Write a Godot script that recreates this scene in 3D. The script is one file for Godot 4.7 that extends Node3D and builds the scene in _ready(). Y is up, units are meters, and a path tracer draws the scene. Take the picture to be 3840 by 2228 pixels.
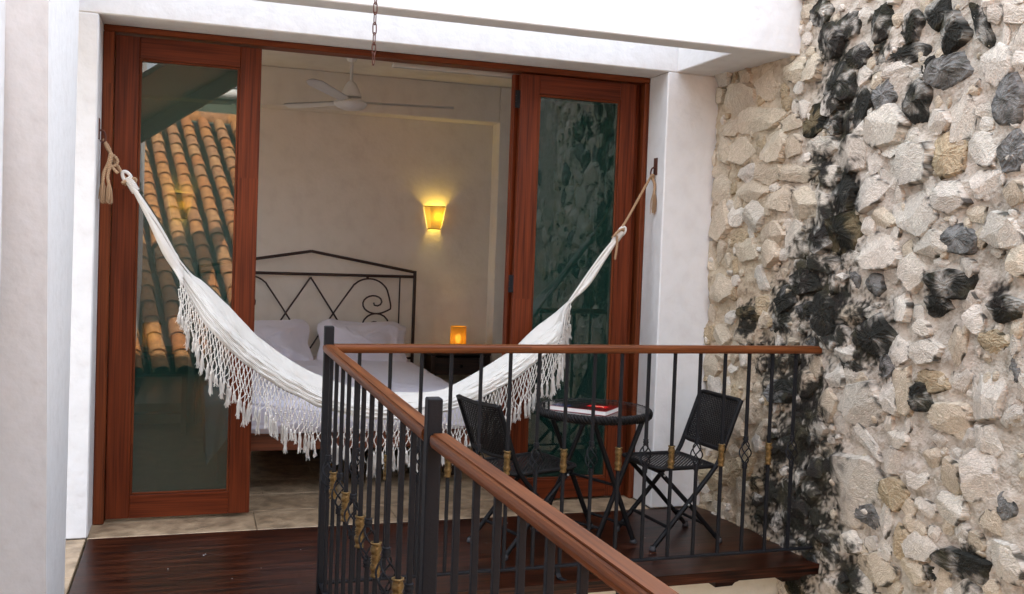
extends Node3D

# ---------------------------------------------------------------- mesh helper
class M:
	var v := PackedVector3Array()
	var uv := PackedVector2Array()
	var col := PackedColorArray()
	var idx := PackedInt32Array()
	var tinted := false

	func p(pos: Vector3, t := Vector2.ZERO, c := Color.WHITE) -> int:
		v.append(pos)
		uv.append(t)
		col.append(c)
		return v.size() - 1

	func tri(a: int, b: int, c: int) -> void:   # counter-clockwise seen from outside
		idx.append(a)
		idx.append(c)
		idx.append(b)

	func quad(a: int, b: int, c: int, d: int) -> void:
		tri(a, b, c)
		tri(a, c, d)

	func face(a: Vector3, b: Vector3, c: Vector3, d: Vector3, ta := Vector2.ZERO, tb := Vector2.ZERO, tc := Vector2.ZERO, td := Vector2.ZERO) -> void:
		quad(p(a, ta), p(b, tb), p(c, tc), p(d, td))

	# a box with chamfered edges; the wood grain runs along the axis "grain"
	func box(c: Vector3, s: Vector3, bev := 0.0, grain := 0, xf := Transform3D(), off := Vector2.ZERO) -> void:
		var h := s * 0.5
		var b := minf(bev, minf(h.x, minf(h.y, h.z)) * 0.9)
		var corner := {}
		for sx in [-1, 1]:
			for sy in [-1, 1]:
				for sz in [-1, 1]:
					var sg := Vector3(sx, sy, sz)
					for ax in 3:
						var q := Vector3(sx * h.x, sy * h.y, sz * h.z)
						for k in 3:
							if k != ax:
								q[k] -= sg[k] * b
						var o1 := (ax + 1) % 3
						var o2 := (ax + 2) % 3
						var al := q[grain]
						var ac := q[o1] if o1 != grain and ax != grain else q[o2]
						if ax == grain:
							al = q[o1] * 0.3
							ac = q[o2]
						corner[[sx, sy, sz, ax]] = [xf * (c + q), Vector2(al, ac) + off]
		var put := func(k: Array) -> int:
			return p(corner[k][0], corner[k][1])
		for ax in 3:
			var o1 := (ax + 1) % 3
			var o2 := (ax + 2) % 3
			for sg in [-1, 1]:
				var ks := []
				for e in [[-1, -1], [1, -1], [1, 1], [-1, 1]]:
					var k := [0, 0, 0, ax]
					k[ax] = sg
					k[o1] = e[0]
					k[o2] = e[1]
					ks.append(k)
				if sg < 0:
					ks.reverse()
				quad(put.call(ks[0]), put.call(ks[1]), put.call(ks[2]), put.call(ks[3]))
		if b > 0.0:
			for ax in 3:          # the edges along ax
				var o1 := (ax + 1) % 3
				var o2 := (ax + 2) % 3
				for s1 in [-1, 1]:
					for s2 in [-1, 1]:
						var ka := [0, 0, 0, o1]
						var kb := [0, 0, 0, o2]
						ka[o1] = s1
						ka[o2] = s2
						kb[o1] = s1
						kb[o2] = s2
						var a0 := ka.duplicate()
						var a1 := ka.duplicate()
						var b0 := kb.duplicate()
						var b1 := kb.duplicate()
						a0[ax] = -1
						b0[ax] = -1
						a1[ax] = 1
						b1[ax] = 1
						if s1 * s2 > 0:
							quad(put.call(a0), put.call(b0), put.call(b1), put.call(a1))
						else:
							quad(put.call(a0), put.call(a1), put.call(b1), put.call(b0))
			for sx in [-1, 1]:
				for sy in [-1, 1]:
					for sz in [-1, 1]:
						var i0: int = put.call([sx, sy, sz, 0])
						var i1: int = put.call([sx, sy, sz, 1])
						var i2: int = put.call([sx, sy, sz, 2])
						if sx * sy * sz > 0:
							tri(i0, i1, i2)
						else:
							tri(i0, i2, i1)

	# a round bar through points; radius may be a number or one per point
	func tube(pts: Array, r: Variant, sides := 8, caps := true, turn := 0.0, us := 1.0) -> void:
		var n := pts.size()
		var t0: Vector3 = (pts[1] - pts[0]).normalized()
		var nn := t0.cross(Vector3.UP if absf(t0.y) < 0.9 else Vector3.RIGHT).normalized()
		var start := v.size()
		var run := 0.0
		for i in n:
			var t: Vector3 = (pts[mini(i + 1, n - 1)] - pts[maxi(i - 1, 0)]).normalized()
			nn = (nn - t * nn.dot(t)).normalized()
			var bb := t.cross(nn)
			var rr: float = r[i] if r is Array else r
			if i > 0:
				run += (pts[i] as Vector3).distance_to(pts[i - 1])
			for k in sides:
				var a := TAU * k / sides + turn
				p(pts[i] + (nn * cos(a) + bb * sin(a)) * rr, Vector2(run * us, float(k) / sides))
		for i in n - 1:
			for k in sides:
				var a := start + i * sides + k
				var b := start + i * sides + (k + 1) % sides
				quad(a, b, b + sides, a + sides)
		if caps:
			for e in 2:
				var at: Vector3 = pts[0] if e == 0 else pts[n - 1]
				var c := p(at)
				var ring := start if e == 0 else start + (n - 1) * sides
				for k in sides:
					var a := ring + k
					var b := ring + (k + 1) % sides
					if e == 0:
						tri(c, b, a)
					else:
						tri(c, a, b)

	# a profile of (radius, height) pairs turned round the y axis
	func lathe(prof: Array, sides := 16, xf := Transform3D()) -> void:
		var start := v.size()
		for q in prof:
			for k in sides:
				var a := TAU * k / sides
				p(xf * Vector3(q[0] * cos(a), q[1], -q[0] * sin(a)), Vector2(float(k) / sides, q[1]))
		for i in prof.size() - 1:
			for k in sides:
				var a := start + i * sides + k
				var b := start + i * sides + (k + 1) % sides
				quad(a, b, b + sides, a + sides)

	# a polygon in x, y (counter-clockwise) pushed along z from z0 to z1
	func prism(poly: PackedVector2Array, z0: float, z1: float, xf := Transform3D(), off := Vector2.ZERO) -> void:
		var n := poly.size()
		for i in n:
			var a := poly[i]
			var b := poly[(i + 1) % n]
			var ra := i * 0.02
			face(xf * Vector3(a.x, a.y, z1), xf * Vector3(a.x, a.y, z0), xf * Vector3(b.x, b.y, z0), xf * Vector3(b.x, b.y, z1), Vector2(z1, ra) + off, Vector2(z0, ra) + off, Vector2(z0, ra + 0.02) + off, Vector2(z1, ra + 0.02) + off)
		var t := Geometry2D.triangulate_polygon(poly)
		for e in 2:
			var z := z1 if e == 0 else z0
			for i in range(0, t.size(), 3):
				var q := [poly[t[i]], poly[t[i + 1]], poly[t[i + 2]]]
				var turn: float = (q[1] - q[0]).cross(q[2] - q[0])
				if (turn < 0.0) != (e == 1):
					q.reverse()
				tri(p(xf * Vector3(q[0].x, q[0].y, z), q[0] + off), p(xf * Vector3(q[1].x, q[1].y, z), q[1] + off), p(xf * Vector3(q[2].x, q[2].y, z), q[2] + off))

	# a grid of points; rows then columns
	func sheet(g: Array, w: int, close_w := false, cols: Array = []) -> void:
		var start := v.size()
		var h := g.size() / w
		for i in g.size():
			if cols.is_empty():
				p(g[i], Vector2(i % w, i / w))
			else:
				p(g[i], Vector2(i % w, i / w), cols[i])
		for j in h - 1:
			for i in (w if close_w else w - 1):
				var a := start + j * w + i
				var b := start + j * w + (i + 1) % w
				quad(a, b, b + w, a + w)

	func mesh(smooth := false) -> ArrayMesh:
		var arr := []
		arr.resize(Mesh.ARRAY_MAX)
		if smooth:
			var nor := PackedVector3Array()
			nor.resize(v.size())
			for i in range(0, idx.size(), 3):
				var a := idx[i]
				var b := idx[i + 1]
				var c := idx[i + 2]
				var n := (v[c] - v[a]).cross(v[b] - v[a])
				nor[a] += n
				nor[b] += n
				nor[c] += n
			for i in nor.size():
				nor[i] = nor[i].normalized()
			arr[Mesh.ARRAY_VERTEX] = v
			arr[Mesh.ARRAY_NORMAL] = nor
			arr[Mesh.ARRAY_TEX_UV] = uv
			if tinted:
				arr[Mesh.ARRAY_COLOR] = col
			arr[Mesh.ARRAY_INDEX] = idx
		else:
			var fv := PackedVector3Array()
			var fn := PackedVector3Array()
			var fu := PackedVector2Array()
			var fc := PackedColorArray()
			for i in range(0, idx.size(), 3):
				var a := idx[i]
				var b := idx[i + 1]
				var c := idx[i + 2]
				var n := (v[c] - v[a]).cross(v[b] - v[a]).normalized()
				for k in [a, b, c]:
					fv.append(v[k])
					fn.append(n)
					fu.append(uv[k])
					if tinted:
						fc.append(col[k])
			arr[Mesh.ARRAY_VERTEX] = fv
			arr[Mesh.ARRAY_NORMAL] = fn
			arr[Mesh.ARRAY_TEX_UV] = fu
			if tinted:
				arr[Mesh.ARRAY_COLOR] = fc
		var m := ArrayMesh.new()
		m.add_surface_from_arrays(Mesh.PRIMITIVE_TRIANGLES, arr)
		return m


var rng := RandomNumberGenerator.new()
var taken := {}
var K := {}          # materials by name


func numbered(called: String) -> String:
	taken[called] = taken.get(called, -1) + 1
	return called if taken[called] == 0 else "%s_%03d" % [called, taken[called]]


func put(called: String, mesh: Variant, material: Material, parent: Node3D = null, smooth := false) -> MeshInstance3D:
	var o := MeshInstance3D.new()
	o.mesh = mesh.mesh(smooth) if mesh is M else mesh
	o.material_override = material
	if parent == null:
		o.name = numbered(called)
		add_child(o, true)
	else:
		o.name = called
		parent.add_child(o, true)
	return o


func thing(called: String, label: String, category: String, at := Vector3.ZERO, turn := 0.0, group := "") -> Node3D:
	var o := Node3D.new()
	o.name = numbered(called)
	add_child(o, true)
	o.position = at
	o.rotation.y = turn
	return tag(o, label, category, group)


func tag(o: Node3D, label: String, category: String, group := "") -> Node3D:
	o.set_meta("label", label)
	o.set_meta("category", category)
	if group:
		o.set_meta("group", group)
	return o


func struct(o: Node3D, label := "") -> Node3D:
	o.set_meta("kind", "structure")
	if label:
		o.set_meta("label", label)
	return o


func copy_of(src: Node3D, label: String, at: Vector3, turn: float) -> Node3D:
	var o: Node3D = src.duplicate()
	var base := String(src.name)
	o.name = numbered(base)
	add_child(o, true)
	o.position = at
	o.rotation.y = turn
	o.set_meta("label", label)
	return o


func woff() -> Vector2:      # a random place on the wood, so that no two boards are alike
	return Vector2(rng.randf() * 3.0, rng.randf() * 3.0)


func lin(r: float, g: float, b: float) -> Color:
	return Color(r, g, b).linear_to_srgb()


func mat(c: Color, rough := 0.7, metal := 0.0, tex: Texture2D = null, scale := Vector3.ONE) -> StandardMaterial3D:
	var m := StandardMaterial3D.new()
	m.albedo_color = c
	m.roughness = rough
	m.metallic = metal
	if tex:
		m.albedo_texture = tex
		m.uv1_scale = scale
	return m


func noise_tex(size: int, freq: float, oct: int, seed_: int, normal := false, strength := 4.0, ramp: Gradient = null, kind := FastNoiseLite.TYPE_SIMPLEX_SMOOTH) -> NoiseTexture2D:
	var n := FastNoiseLite.new()
	n.noise_type = kind
	n.frequency = freq
	n.fractal_octaves = oct
	n.seed = seed_
	var t := NoiseTexture2D.new()
	t.width = size
	t.height = size
	t.seamless = true
	t.as_normal_map = normal
	t.bump_strength = strength
	t.normalize = true
	if ramp:
		t.color_ramp = ramp
	t.noise = n
	return t


func ramp(cols: Array, at: Array) -> Gradient:
	var g := Gradient.new()
	g.colors = PackedColorArray(cols)
	g.offsets = PackedFloat32Array(at)
	return g


func fnl(seed_: int, freq: float, oct := 3) -> FastNoiseLite:
	var n := FastNoiseLite.new()
	n.noise_type = FastNoiseLite.TYPE_SIMPLEX_SMOOTH
	n.seed = seed_
	n.frequency = freq
	n.fractal_octaves = oct
	return n


func wood_image(seed_: int, low: Color, mid: Color, high: Color, streak := 1.0) -> ImageTexture:
	var im := Image.create(512, 512, false, Image.FORMAT_RGB8)
	var a := fnl(seed_, 0.02, 3)
	var b := fnl(seed_ + 1, 0.09, 3)
	var c := fnl(seed_ + 2, 0.006, 2)
	for y in 512:
		for x in 512:
			var warp := c.get_noise_2d(x * 0.7, y * 1.0) * 40.0
			var g := a.get_noise_2d(x * 0.35, y * 2.2 + warp) * 0.55 * streak + b.get_noise_2d(x * 0.22, y * 6.0) * 0.3 * streak + c.get_noise_2d(x * 1.2 + 900.0, y * 2.0) * 0.45
			g = clampf(0.5 + g * 0.9, 0.0, 1.0)
			im.set_pixel(x, y, low.lerp(mid, g * 2.0) if g < 0.5 else mid.lerp(high, g * 2.0 - 1.0))
	return ImageTexture.create_from_image(im)


func triplanar(m: StandardMaterial3D, s: float, world := true) -> StandardMaterial3D:
	m.uv1_triplanar = true
	m.uv1_world_triplanar = world
	m.uv1_scale = Vector3.ONE * s
	return m


func bump(m: StandardMaterial3D, t: Texture2D, amount := 1.0) -> StandardMaterial3D:
	m.normal_enabled = true
	m.normal_texture = t
	m.normal_scale = amount
	return m


func curve(pts: Array, n: int) -> Array:      # n points, evenly spaced along a smooth line through pts
	var dense := []
	for i in pts.size() - 1:
		var p0: Vector3 = pts[maxi(i - 1, 0)]
		var p3: Vector3 = pts[mini(i + 2, pts.size() - 1)]
		for k in 12:
			dense.append((pts[i] as Vector3).cubic_interpolate(pts[i + 1], p0, p3, k / 12.0))
	dense.append(pts[-1])
	var run := [0.0]
	for i in range(1, dense.size()):
		run.append(run[i - 1] + (dense[i] as Vector3).distance_to(dense[i - 1]))
	var out := []
	var j := 0
	for i in n:
		var want: float = run[-1] * i / (n - 1)
		while j < dense.size() - 2 and run[j + 1] < want:
			j += 1
		var f: float = clampf((want - run[j]) / maxf(run[j + 1] - run[j], 1e-9), 0.0, 1.0)
		out.append((dense[j] as Vector3).lerp(dense[j + 1], f))
	return out


func rope_mesh(m: M, pts: Array, r: float, per_m := 28.0, strands := 3) -> void:
	var total := 0.0
	for i in pts.size() - 1:
		total += (pts[i] as Vector3).distance_to(pts[i + 1])
	var n := maxi(8, int(total * per_m * 8.0))
	var line := curve(pts, n)
	for s in strands:
		var path := []
		var t0: Vector3 = (line[1] - line[0]).normalized()
		var nn := t0.cross(Vector3(0.3, 0.2, 0.9)).normalized()
		for i in n:
			var t: Vector3 = (line[mini(i + 1, n - 1)] - line[maxi(i - 1, 0)]).normalized()
			nn = (nn - t * nn.dot(t)).normalized()
			var a := TAU * (s / float(strands) + total * i / (n - 1) * per_m)
			path.append(line[i] + (nn * cos(a) + t.cross(nn) * sin(a)) * r * 0.52)
		m.tube(path, r * 0.56, 5, true)


func materials() -> void:
	var fine := noise_tex(512, 0.03, 4, 11, true, 5.0)
	var rough_n := noise_tex(512, 0.018, 5, 12, true, 9.0)
	var mottle := noise_tex(512, 0.008, 4, 13, false, 1.0, ramp([Color(0.955, 0.95, 0.945), Color(0.985, 0.985, 0.98), Color(1, 1, 1)], [0.0, 0.45, 1.0]))
	var wood := wood_image(21, Color(0.62, 0.56, 0.53), Color(0.86, 0.83, 0.80), Color(1.0, 0.98, 0.94))
	var wood_dark := wood_image(31, Color(0.20, 0.18, 0.18), Color(0.66, 0.58, 0.54), Color(1.0, 0.90, 0.82), 1.45)
	var patch := noise_tex(512, 0.012, 5, 14, false, 1.0, ramp([Color(0.62, 0.60, 0.57), Color(0.86, 0.84, 0.81), Color(1, 0.99, 0.97)], [0.0, 0.5, 1.0]))

	K.plaster = triplanar(bump(mat(lin(0.69, 0.68, 0.675), 0.9, 0.0, mottle), rough_n, 0.16), 1.6)
	K.plaster_rough = triplanar(bump(mat(lin(0.68, 0.665, 0.655), 0.9, 0.0, mottle), rough_n, 0.14), 2.4)
	K.plaster_in = triplanar(bump(mat(lin(0.80, 0.75, 0.68), 0.9, 0.0, mottle), fine, 0.12), 1.2)
	K.plaster_cream = triplanar(bump(mat(lin(0.74, 0.70, 0.62), 0.9, 0.0, mottle), rough_n, 0.2), 1.2)
	K.tile = triplanar(bump(mat(lin(0.47, 0.35, 0.235), 0.45, 0.0, patch), fine, 0.35), 1.3)
	K.grout = mat(lin(0.30, 0.25, 0.19), 0.9)
	K.door = mat(lin(0.160, 0.033, 0.010), 0.42, 0.0, wood, Vector3(0.35, 4.2, 1))
	K.door_edge = mat(lin(0.185, 0.046, 0.014), 0.5, 0.0, wood, Vector3(0.35, 4.2, 1))
	K.rail = mat(lin(0.205, 0.067, 0.021), 0.40, 0.0, wood, Vector3(0.5, 5.0, 1))
	K.deck = mat(lin(0.062, 0.021, 0.010), 0.30, 0.0, wood_dark, Vector3(0.5, 4.5, 1))
	K.bed = mat(lin(0.20, 0.055, 0.020), 0.45, 0.0, wood, Vector3(0.4, 4.0, 1))
	K.dark_wood = mat(lin(0.045, 0.022, 0.014), 0.5, 0.0, wood_dark, Vector3(0.6, 4.0, 1))
	K.glass = mat(Color(0.095, 0.205, 0.175, 0.66), 0.0)
	K.glass.transparency = BaseMaterial3D.TRANSPARENCY_ALPHA
	K.glass.metallic_specular = 1.0
	K.table_glass = mat(Color(0.05, 0.08, 0.075, 0.12), 0.0)
	K.table_glass.transparency = BaseMaterial3D.TRANSPARENCY_ALPHA
	K.iron = triplanar(bump(mat(lin(0.010, 0.010, 0.012), 0.55), fine, 0.3), 6.0, false)
	K.iron_brown = mat(lin(0.030, 0.011, 0.008), 0.5)
	K.brass = triplanar(bump(mat(lin(0.24, 0.155, 0.062), 0.45, 0.65, noise_tex(256, 0.03, 4, 15, false, 1.0, ramp([Color(0.35, 0.30, 0.24), Color(0.85, 0.82, 0.75), Color(1, 1, 1)], [0.0, 0.45, 1.0]))), fine, 0.3), 9.0, false)
	K.wicker = mat(lin(0.009, 0.008, 0.008), 0.5)
	K.black_tube = mat(lin(0.007, 0.007, 0.008), 0.5)
	K.rubber = mat(lin(0.05, 0.05, 0.055), 0.6)
	K.steel = mat(lin(0.4, 0.4, 0.4), 0.35, 0.9)
	K.cotton = triplanar(bump(mat(lin(0.60, 0.57, 0.52), 0.95), noise_tex(256, 0.12, 2, 16, true, 4.0), 0.6), 7.0, false)
	K.cotton.backlight_enabled = true
	K.cotton.backlight = Color(0.22, 0.21, 0.19)
	K.cord = mat(lin(0.60, 0.565, 0.515), 0.95)
	K.rope = mat(lin(0.36, 0.23, 0.13), 0.9)
	K.sheet = triplanar(bump(mat(lin(0.66, 0.63, 0.70), 0.92), noise_tex(256, 0.02, 4, 17, true, 5.0), 0.5), 2.0, false)
	K.throw = mat(lin(0.30, 0.52, 0.62), 0.95)
	K.white_paint = mat(lin(0.72, 0.72, 0.71), 0.45)
	K.track = mat(lin(0.40, 0.38, 0.35), 0.6)
	K.rust = mat(lin(0.10, 0.035, 0.022), 0.8, 0.3)
	# coral stone: fine ribs along the grain, pitted between
	var ribs := Image.create(256, 256, false, Image.FORMAT_RGB8)
	var ribc := Image.create(256, 256, false, Image.FORMAT_RGB8)
	var ra := fnl(23, 0.05, 3)
	var rb := fnl(24, 0.16, 2)
	for y in 256:
		for x in 256:
			var w := ra.get_noise_2d(x * 0.25, y * 0.35) * 26.0
			var r := ra.get_noise_2d(x * 0.12 + 300.0, (y + w) * 2.2) * 0.6 + rb.get_noise_2d(x * 0.6, y * 1.1) * 0.4
			r = clampf(0.5 + 0.6 * r, 0.0, 1.0)
			ribs.set_pixel(x, y, Color(r, r, r))
			var c := 0.90 + 0.10 * ra.get_noise_2d(x * 0.3 + 50.0, (y + w) * 1.3) + 0.08 * rb.get_noise_2d(x * 0.9 + 70.0, y * 0.9)
			c = clampf(c, 0.6, 1.0)
			ribc.set_pixel(x, y, Color(c, c * 0.995, c * 0.985))
	ribs.bump_map_to_normal_map(7.0)
	K.stone = bump(mat(Color.WHITE, 0.93, 0.0, ImageTexture.create_from_image(ribc), Vector3(3.4, 3.4, 1)), ImageTexture.create_from_image(ribs), 0.65)
	K.stone.vertex_color_use_as_albedo = true
	K.mortar = triplanar(bump(mat(Color.WHITE, 0.95, 0.0, noise_tex(512, 0.014, 5, 20, false, 1.0, ramp([Color(0.72, 0.70, 0.67), Color(0.92, 0.91, 0.90), Color(1, 1, 1)], [0.0, 0.45, 1.0]))), noise_tex(512, 0.045, 5, 22, true, 9.0), 0.9), 2.4, false)
	K.mortar.vertex_color_use_as_albedo = true
	K.clay = []
	for c in [lin(0.66, 0.27, 0.09), lin(0.70, 0.32, 0.11), lin(0.58, 0.29, 0.14), lin(0.68, 0.36, 0.16)]:
		K.clay.append(triplanar(mat(c, 0.85, 0.0, patch), 2.2, false))
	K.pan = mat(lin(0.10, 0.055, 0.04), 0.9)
	K.shed = mat(lin(0.10, 0.13, 0.10), 0.7)
	K.leaf = mat(lin(0.07, 0.13, 0.035), 0.6)
	K.leaf.backlight_enabled = true
	K.leaf.backlight = Color(0.25, 0.35, 0.08)
	K.bark = mat(lin(0.12, 0.09, 0.06), 0.9)
	K.ground = mat(lin(0.30, 0.27, 0.23), 0.9, 0.0, patch, Vector3(8, 8, 1))
	K.shade = mat(lin(0.78, 0.66, 0.30), 0.9)
	K.shade.backlight_enabled = true
	K.shade.backlight = Color(0.46, 0.38, 0.10)
	K.drum = mat(Color(0.78, 0.62, 0.30, 0.72), 0.9)
	K.drum.transparency = BaseMaterial3D.TRANSPARENCY_ALPHA
	K.drum.backlight_enabled = true
	K.drum.backlight = Color(0.46, 0.33, 0.09)
	K.bulb = mat(Color(1.0, 0.85, 0.5), 0.5)
	K.bulb.emission_enabled = true
	K.bulb.emission = Color(1.0, 0.74, 0.26)
	K.bulb.emission_energy_multiplier = 1.6
	K.paper = mat(lin(0.75, 0.75, 0.74), 0.8)
	K.screen = mat(lin(0.01, 0.01, 0.011), 0.15)
	K.mirror = mat(lin(0.75, 0.77, 0.75), 0.04, 1.0)


func _ready() -> void:
	rng.seed = 77
	# camera: fitted to the door, the beam, the deck and the railings
	var cam := Camera3D.new()
	cam.name = "camera"
	add_child(cam)
	cam.transform = Transform3D(Basis(Vector3.UP, -0.3189) * Basis(Vector3.RIGHT, -0.0326) * Basis(Vector3.BACK, 0.0368), Vector3(0.4418, 1.4634, 5.0083))
	cam.keep_aspect = Camera3D.KEEP_HEIGHT
	cam.set_frustum(0.05 * 2228.0 / 3646.37, Vector2(0, 0.05 * (1052.227 - 1114.0) / 3646.37), 0.05, 300.0)
	cam.current = true
	# sky, sun, exposure
	var env := Environment.new()
	env.background_mode = Environment.BG_SKY
	var sky := ProceduralSkyMaterial.new()
	sky.sky_top_color = Color(0.86, 0.90, 0.97)
	sky.sky_horizon_color = Color(0.80, 0.81, 0.82)
	sky.sky_curve = 0.22
	sky.ground_bottom_color = Color(0.45, 0.42, 0.38)
	sky.ground_horizon_color = Color(0.70, 0.70, 0.68)
	sky.sky_energy_multiplier = 1.0
	env.sky = Sky.new()
	env.sky.sky_material = sky
	env.tonemap_mode = Environment.TONE_MAPPER_LINEAR
	env.tonemap_exposure = 5.9
	env.sdfgi_enabled = true
	env.ssao_enabled = true
	env.ssil_enabled = true
	var we := WorldEnvironment.new()
	we.name = "world_environment"
	we.environment = env
	add_child(we)
	var sun := DirectionalLight3D.new()
	sun.name = "sun"
	sun.light_energy = 1.6
	sun.light_color = Color(1.0, 0.95, 0.86)
	sun.light_angular_distance = 0.5
	sun.shadow_enabled = true
	add_child(sun)
	sun.look_at_from_position(Vector3(1.3, 3.5, -3.6), Vector3.ZERO, Vector3.UP)

	materials()
	for k in [K.iron, K.wicker, K.black_tube, K.door, K.door_edge, K.rail, K.deck, K.stone, K.mortar]:
		k.metallic_specular = 0.3
	setting()
	stone_wall()
	doors()
	bedroom()
	deck()
	railing()
	furniture()
	hammock()
	courtyard()
	small_things()


func piece(called: String, c: Vector3, s: Vector3, material: Material, parent: Node3D, bev := 0.0, grain := 0) -> MeshInstance3D:
	# one box-shaped piece with its own origin at its centre
	var m := M.new()
	m.box(Vector3.ZERO, s, bev, grain, Transform3D(), woff())
	var o := put(called, m, material, parent)
	o.position = c
	return o


func setting() -> void:
	var g := M.new()
	g.face(Vector3(-70, -3.2, 70), Vector3(70, -3.2, 70), Vector3(70, -3.2, -70), Vector3(-70, -3.2, -70), Vector2(0, 9), Vector2(9, 9), Vector2(9, 0), Vector2(0, 0))
	struct(put("ground", g, K.ground))

	# the house front: piers, wall over the door, the storey above that keeps the terrace in shade
	var f := thing("house_front", "white plastered house front with a wide door opening", "house wall")
	piece("pier", Vector3(-0.90, 1.25, -0.175), Vector3(1.80, 2.5, 0.35), K.plaster, f, 0.006)
	piece("pier", Vector3(3.285, 1.25, -0.175), Vector3(0.60, 2.5, 0.35), K.plaster, f, 0.006)
	piece("lintel_wall", Vector3(0.9, 4.05, -0.175), Vector3(5.40, 3.1, 0.35), K.plaster, f, 0.006)
	piece("base_wall", Vector3(1.6, -1.62, -0.175), Vector3(6.8, 3.15, 0.35), K.plaster_cream, f)

	# beam across the front with its two return boxes; open to the sky between beam and wall
	var b := thing("concrete_beam", "white plastered beam running across the top of the terrace", "beam")
	piece("beam", Vector3(1.45, 2.71, 0.664), Vector3(4.2, 0.42, 0.138), K.plaster, b, 0.005)
	piece("return_box", Vector3(3.24, 2.71, 0.2955), Vector3(0.40, 0.414, 0.595), K.plaster, b, 0.005)
	piece("return_box", Vector3(-0.40, 2.71, 0.2955), Vector3(0.60, 0.414, 0.595), K.plaster, b, 0.005)

	# plaster pier close to the camera, wider towards the top, and the wall it ends
	var pm := M.new()
	var lo := [Vector3(-0.6, -0.2, 0.9), Vector3(0.0, -0.2, 0.9), Vector3(0.004, -0.2, 1.40), Vector3(-0.6, -0.2, 1.40)]
	var hi := [Vector3(-0.6, 4.2, 0.9), Vector3(0.012, 4.2, 0.9), Vector3(0.012, 4.2, 1.99), Vector3(-0.6, 4.2, 1.99)]
	for i in 4:
		var j := (i + 1) % 4
		pm.face(lo[j], lo[i], hi[i], hi[j])
	pm.face(hi[3], hi[2], hi[1], hi[0])
	tag(put("plaster_pier", pm, K.plaster_rough), "narrow rough plaster pier at the left edge of the picture", "pillar")
	var sw := M.new()
	sw.box(Vector3(-0.61, 2.6, 4.2), Vector3(1.0, 5.8, 5.0), 0.01)
	tag(put("side_wall", sw, K.plaster), "bright white wall along the left border, nearer than the pier", "wall")

	# sill of stone slabs under the doors and the strip beside the deck
	var sill := Node3D.new()
	sill.name = "stone_sill"
	add_child(sill)
	struct(sill, "beige stone slabs forming the door sill and the strip beside the deck")
	var xs := [-0.9, -0.004, 0.79, 1.52, 2.21, 2.983]
	for i in xs.size() - 1:
		if xs[i] >= -0.01:
			piece("slab", Vector3((xs[i] + xs[i + 1]) * 0.5, -0.03, -0.171), Vector3(xs[i + 1] - xs[i] - 0.003, 0.06, 0.340), K.tile, sill, 0.003)
	for i in 3:
		piece("slab", Vector3(-0.33, -0.031, 0.28 + i * 0.56), Vector3(0.645, 0.06, 0.555), K.tile, sill, 0.003)

	# cream wall below the deck
	var cw := M.new()
	cw.box(Vector3(1.75, -1.67, 0.62), Vector3(3.4, 3.05, 0.3), 0.0)
	tag(put("terrace_wall", cw, K.plaster_cream), "cream rendered wall below the front edge of the deck", "wall")


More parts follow.
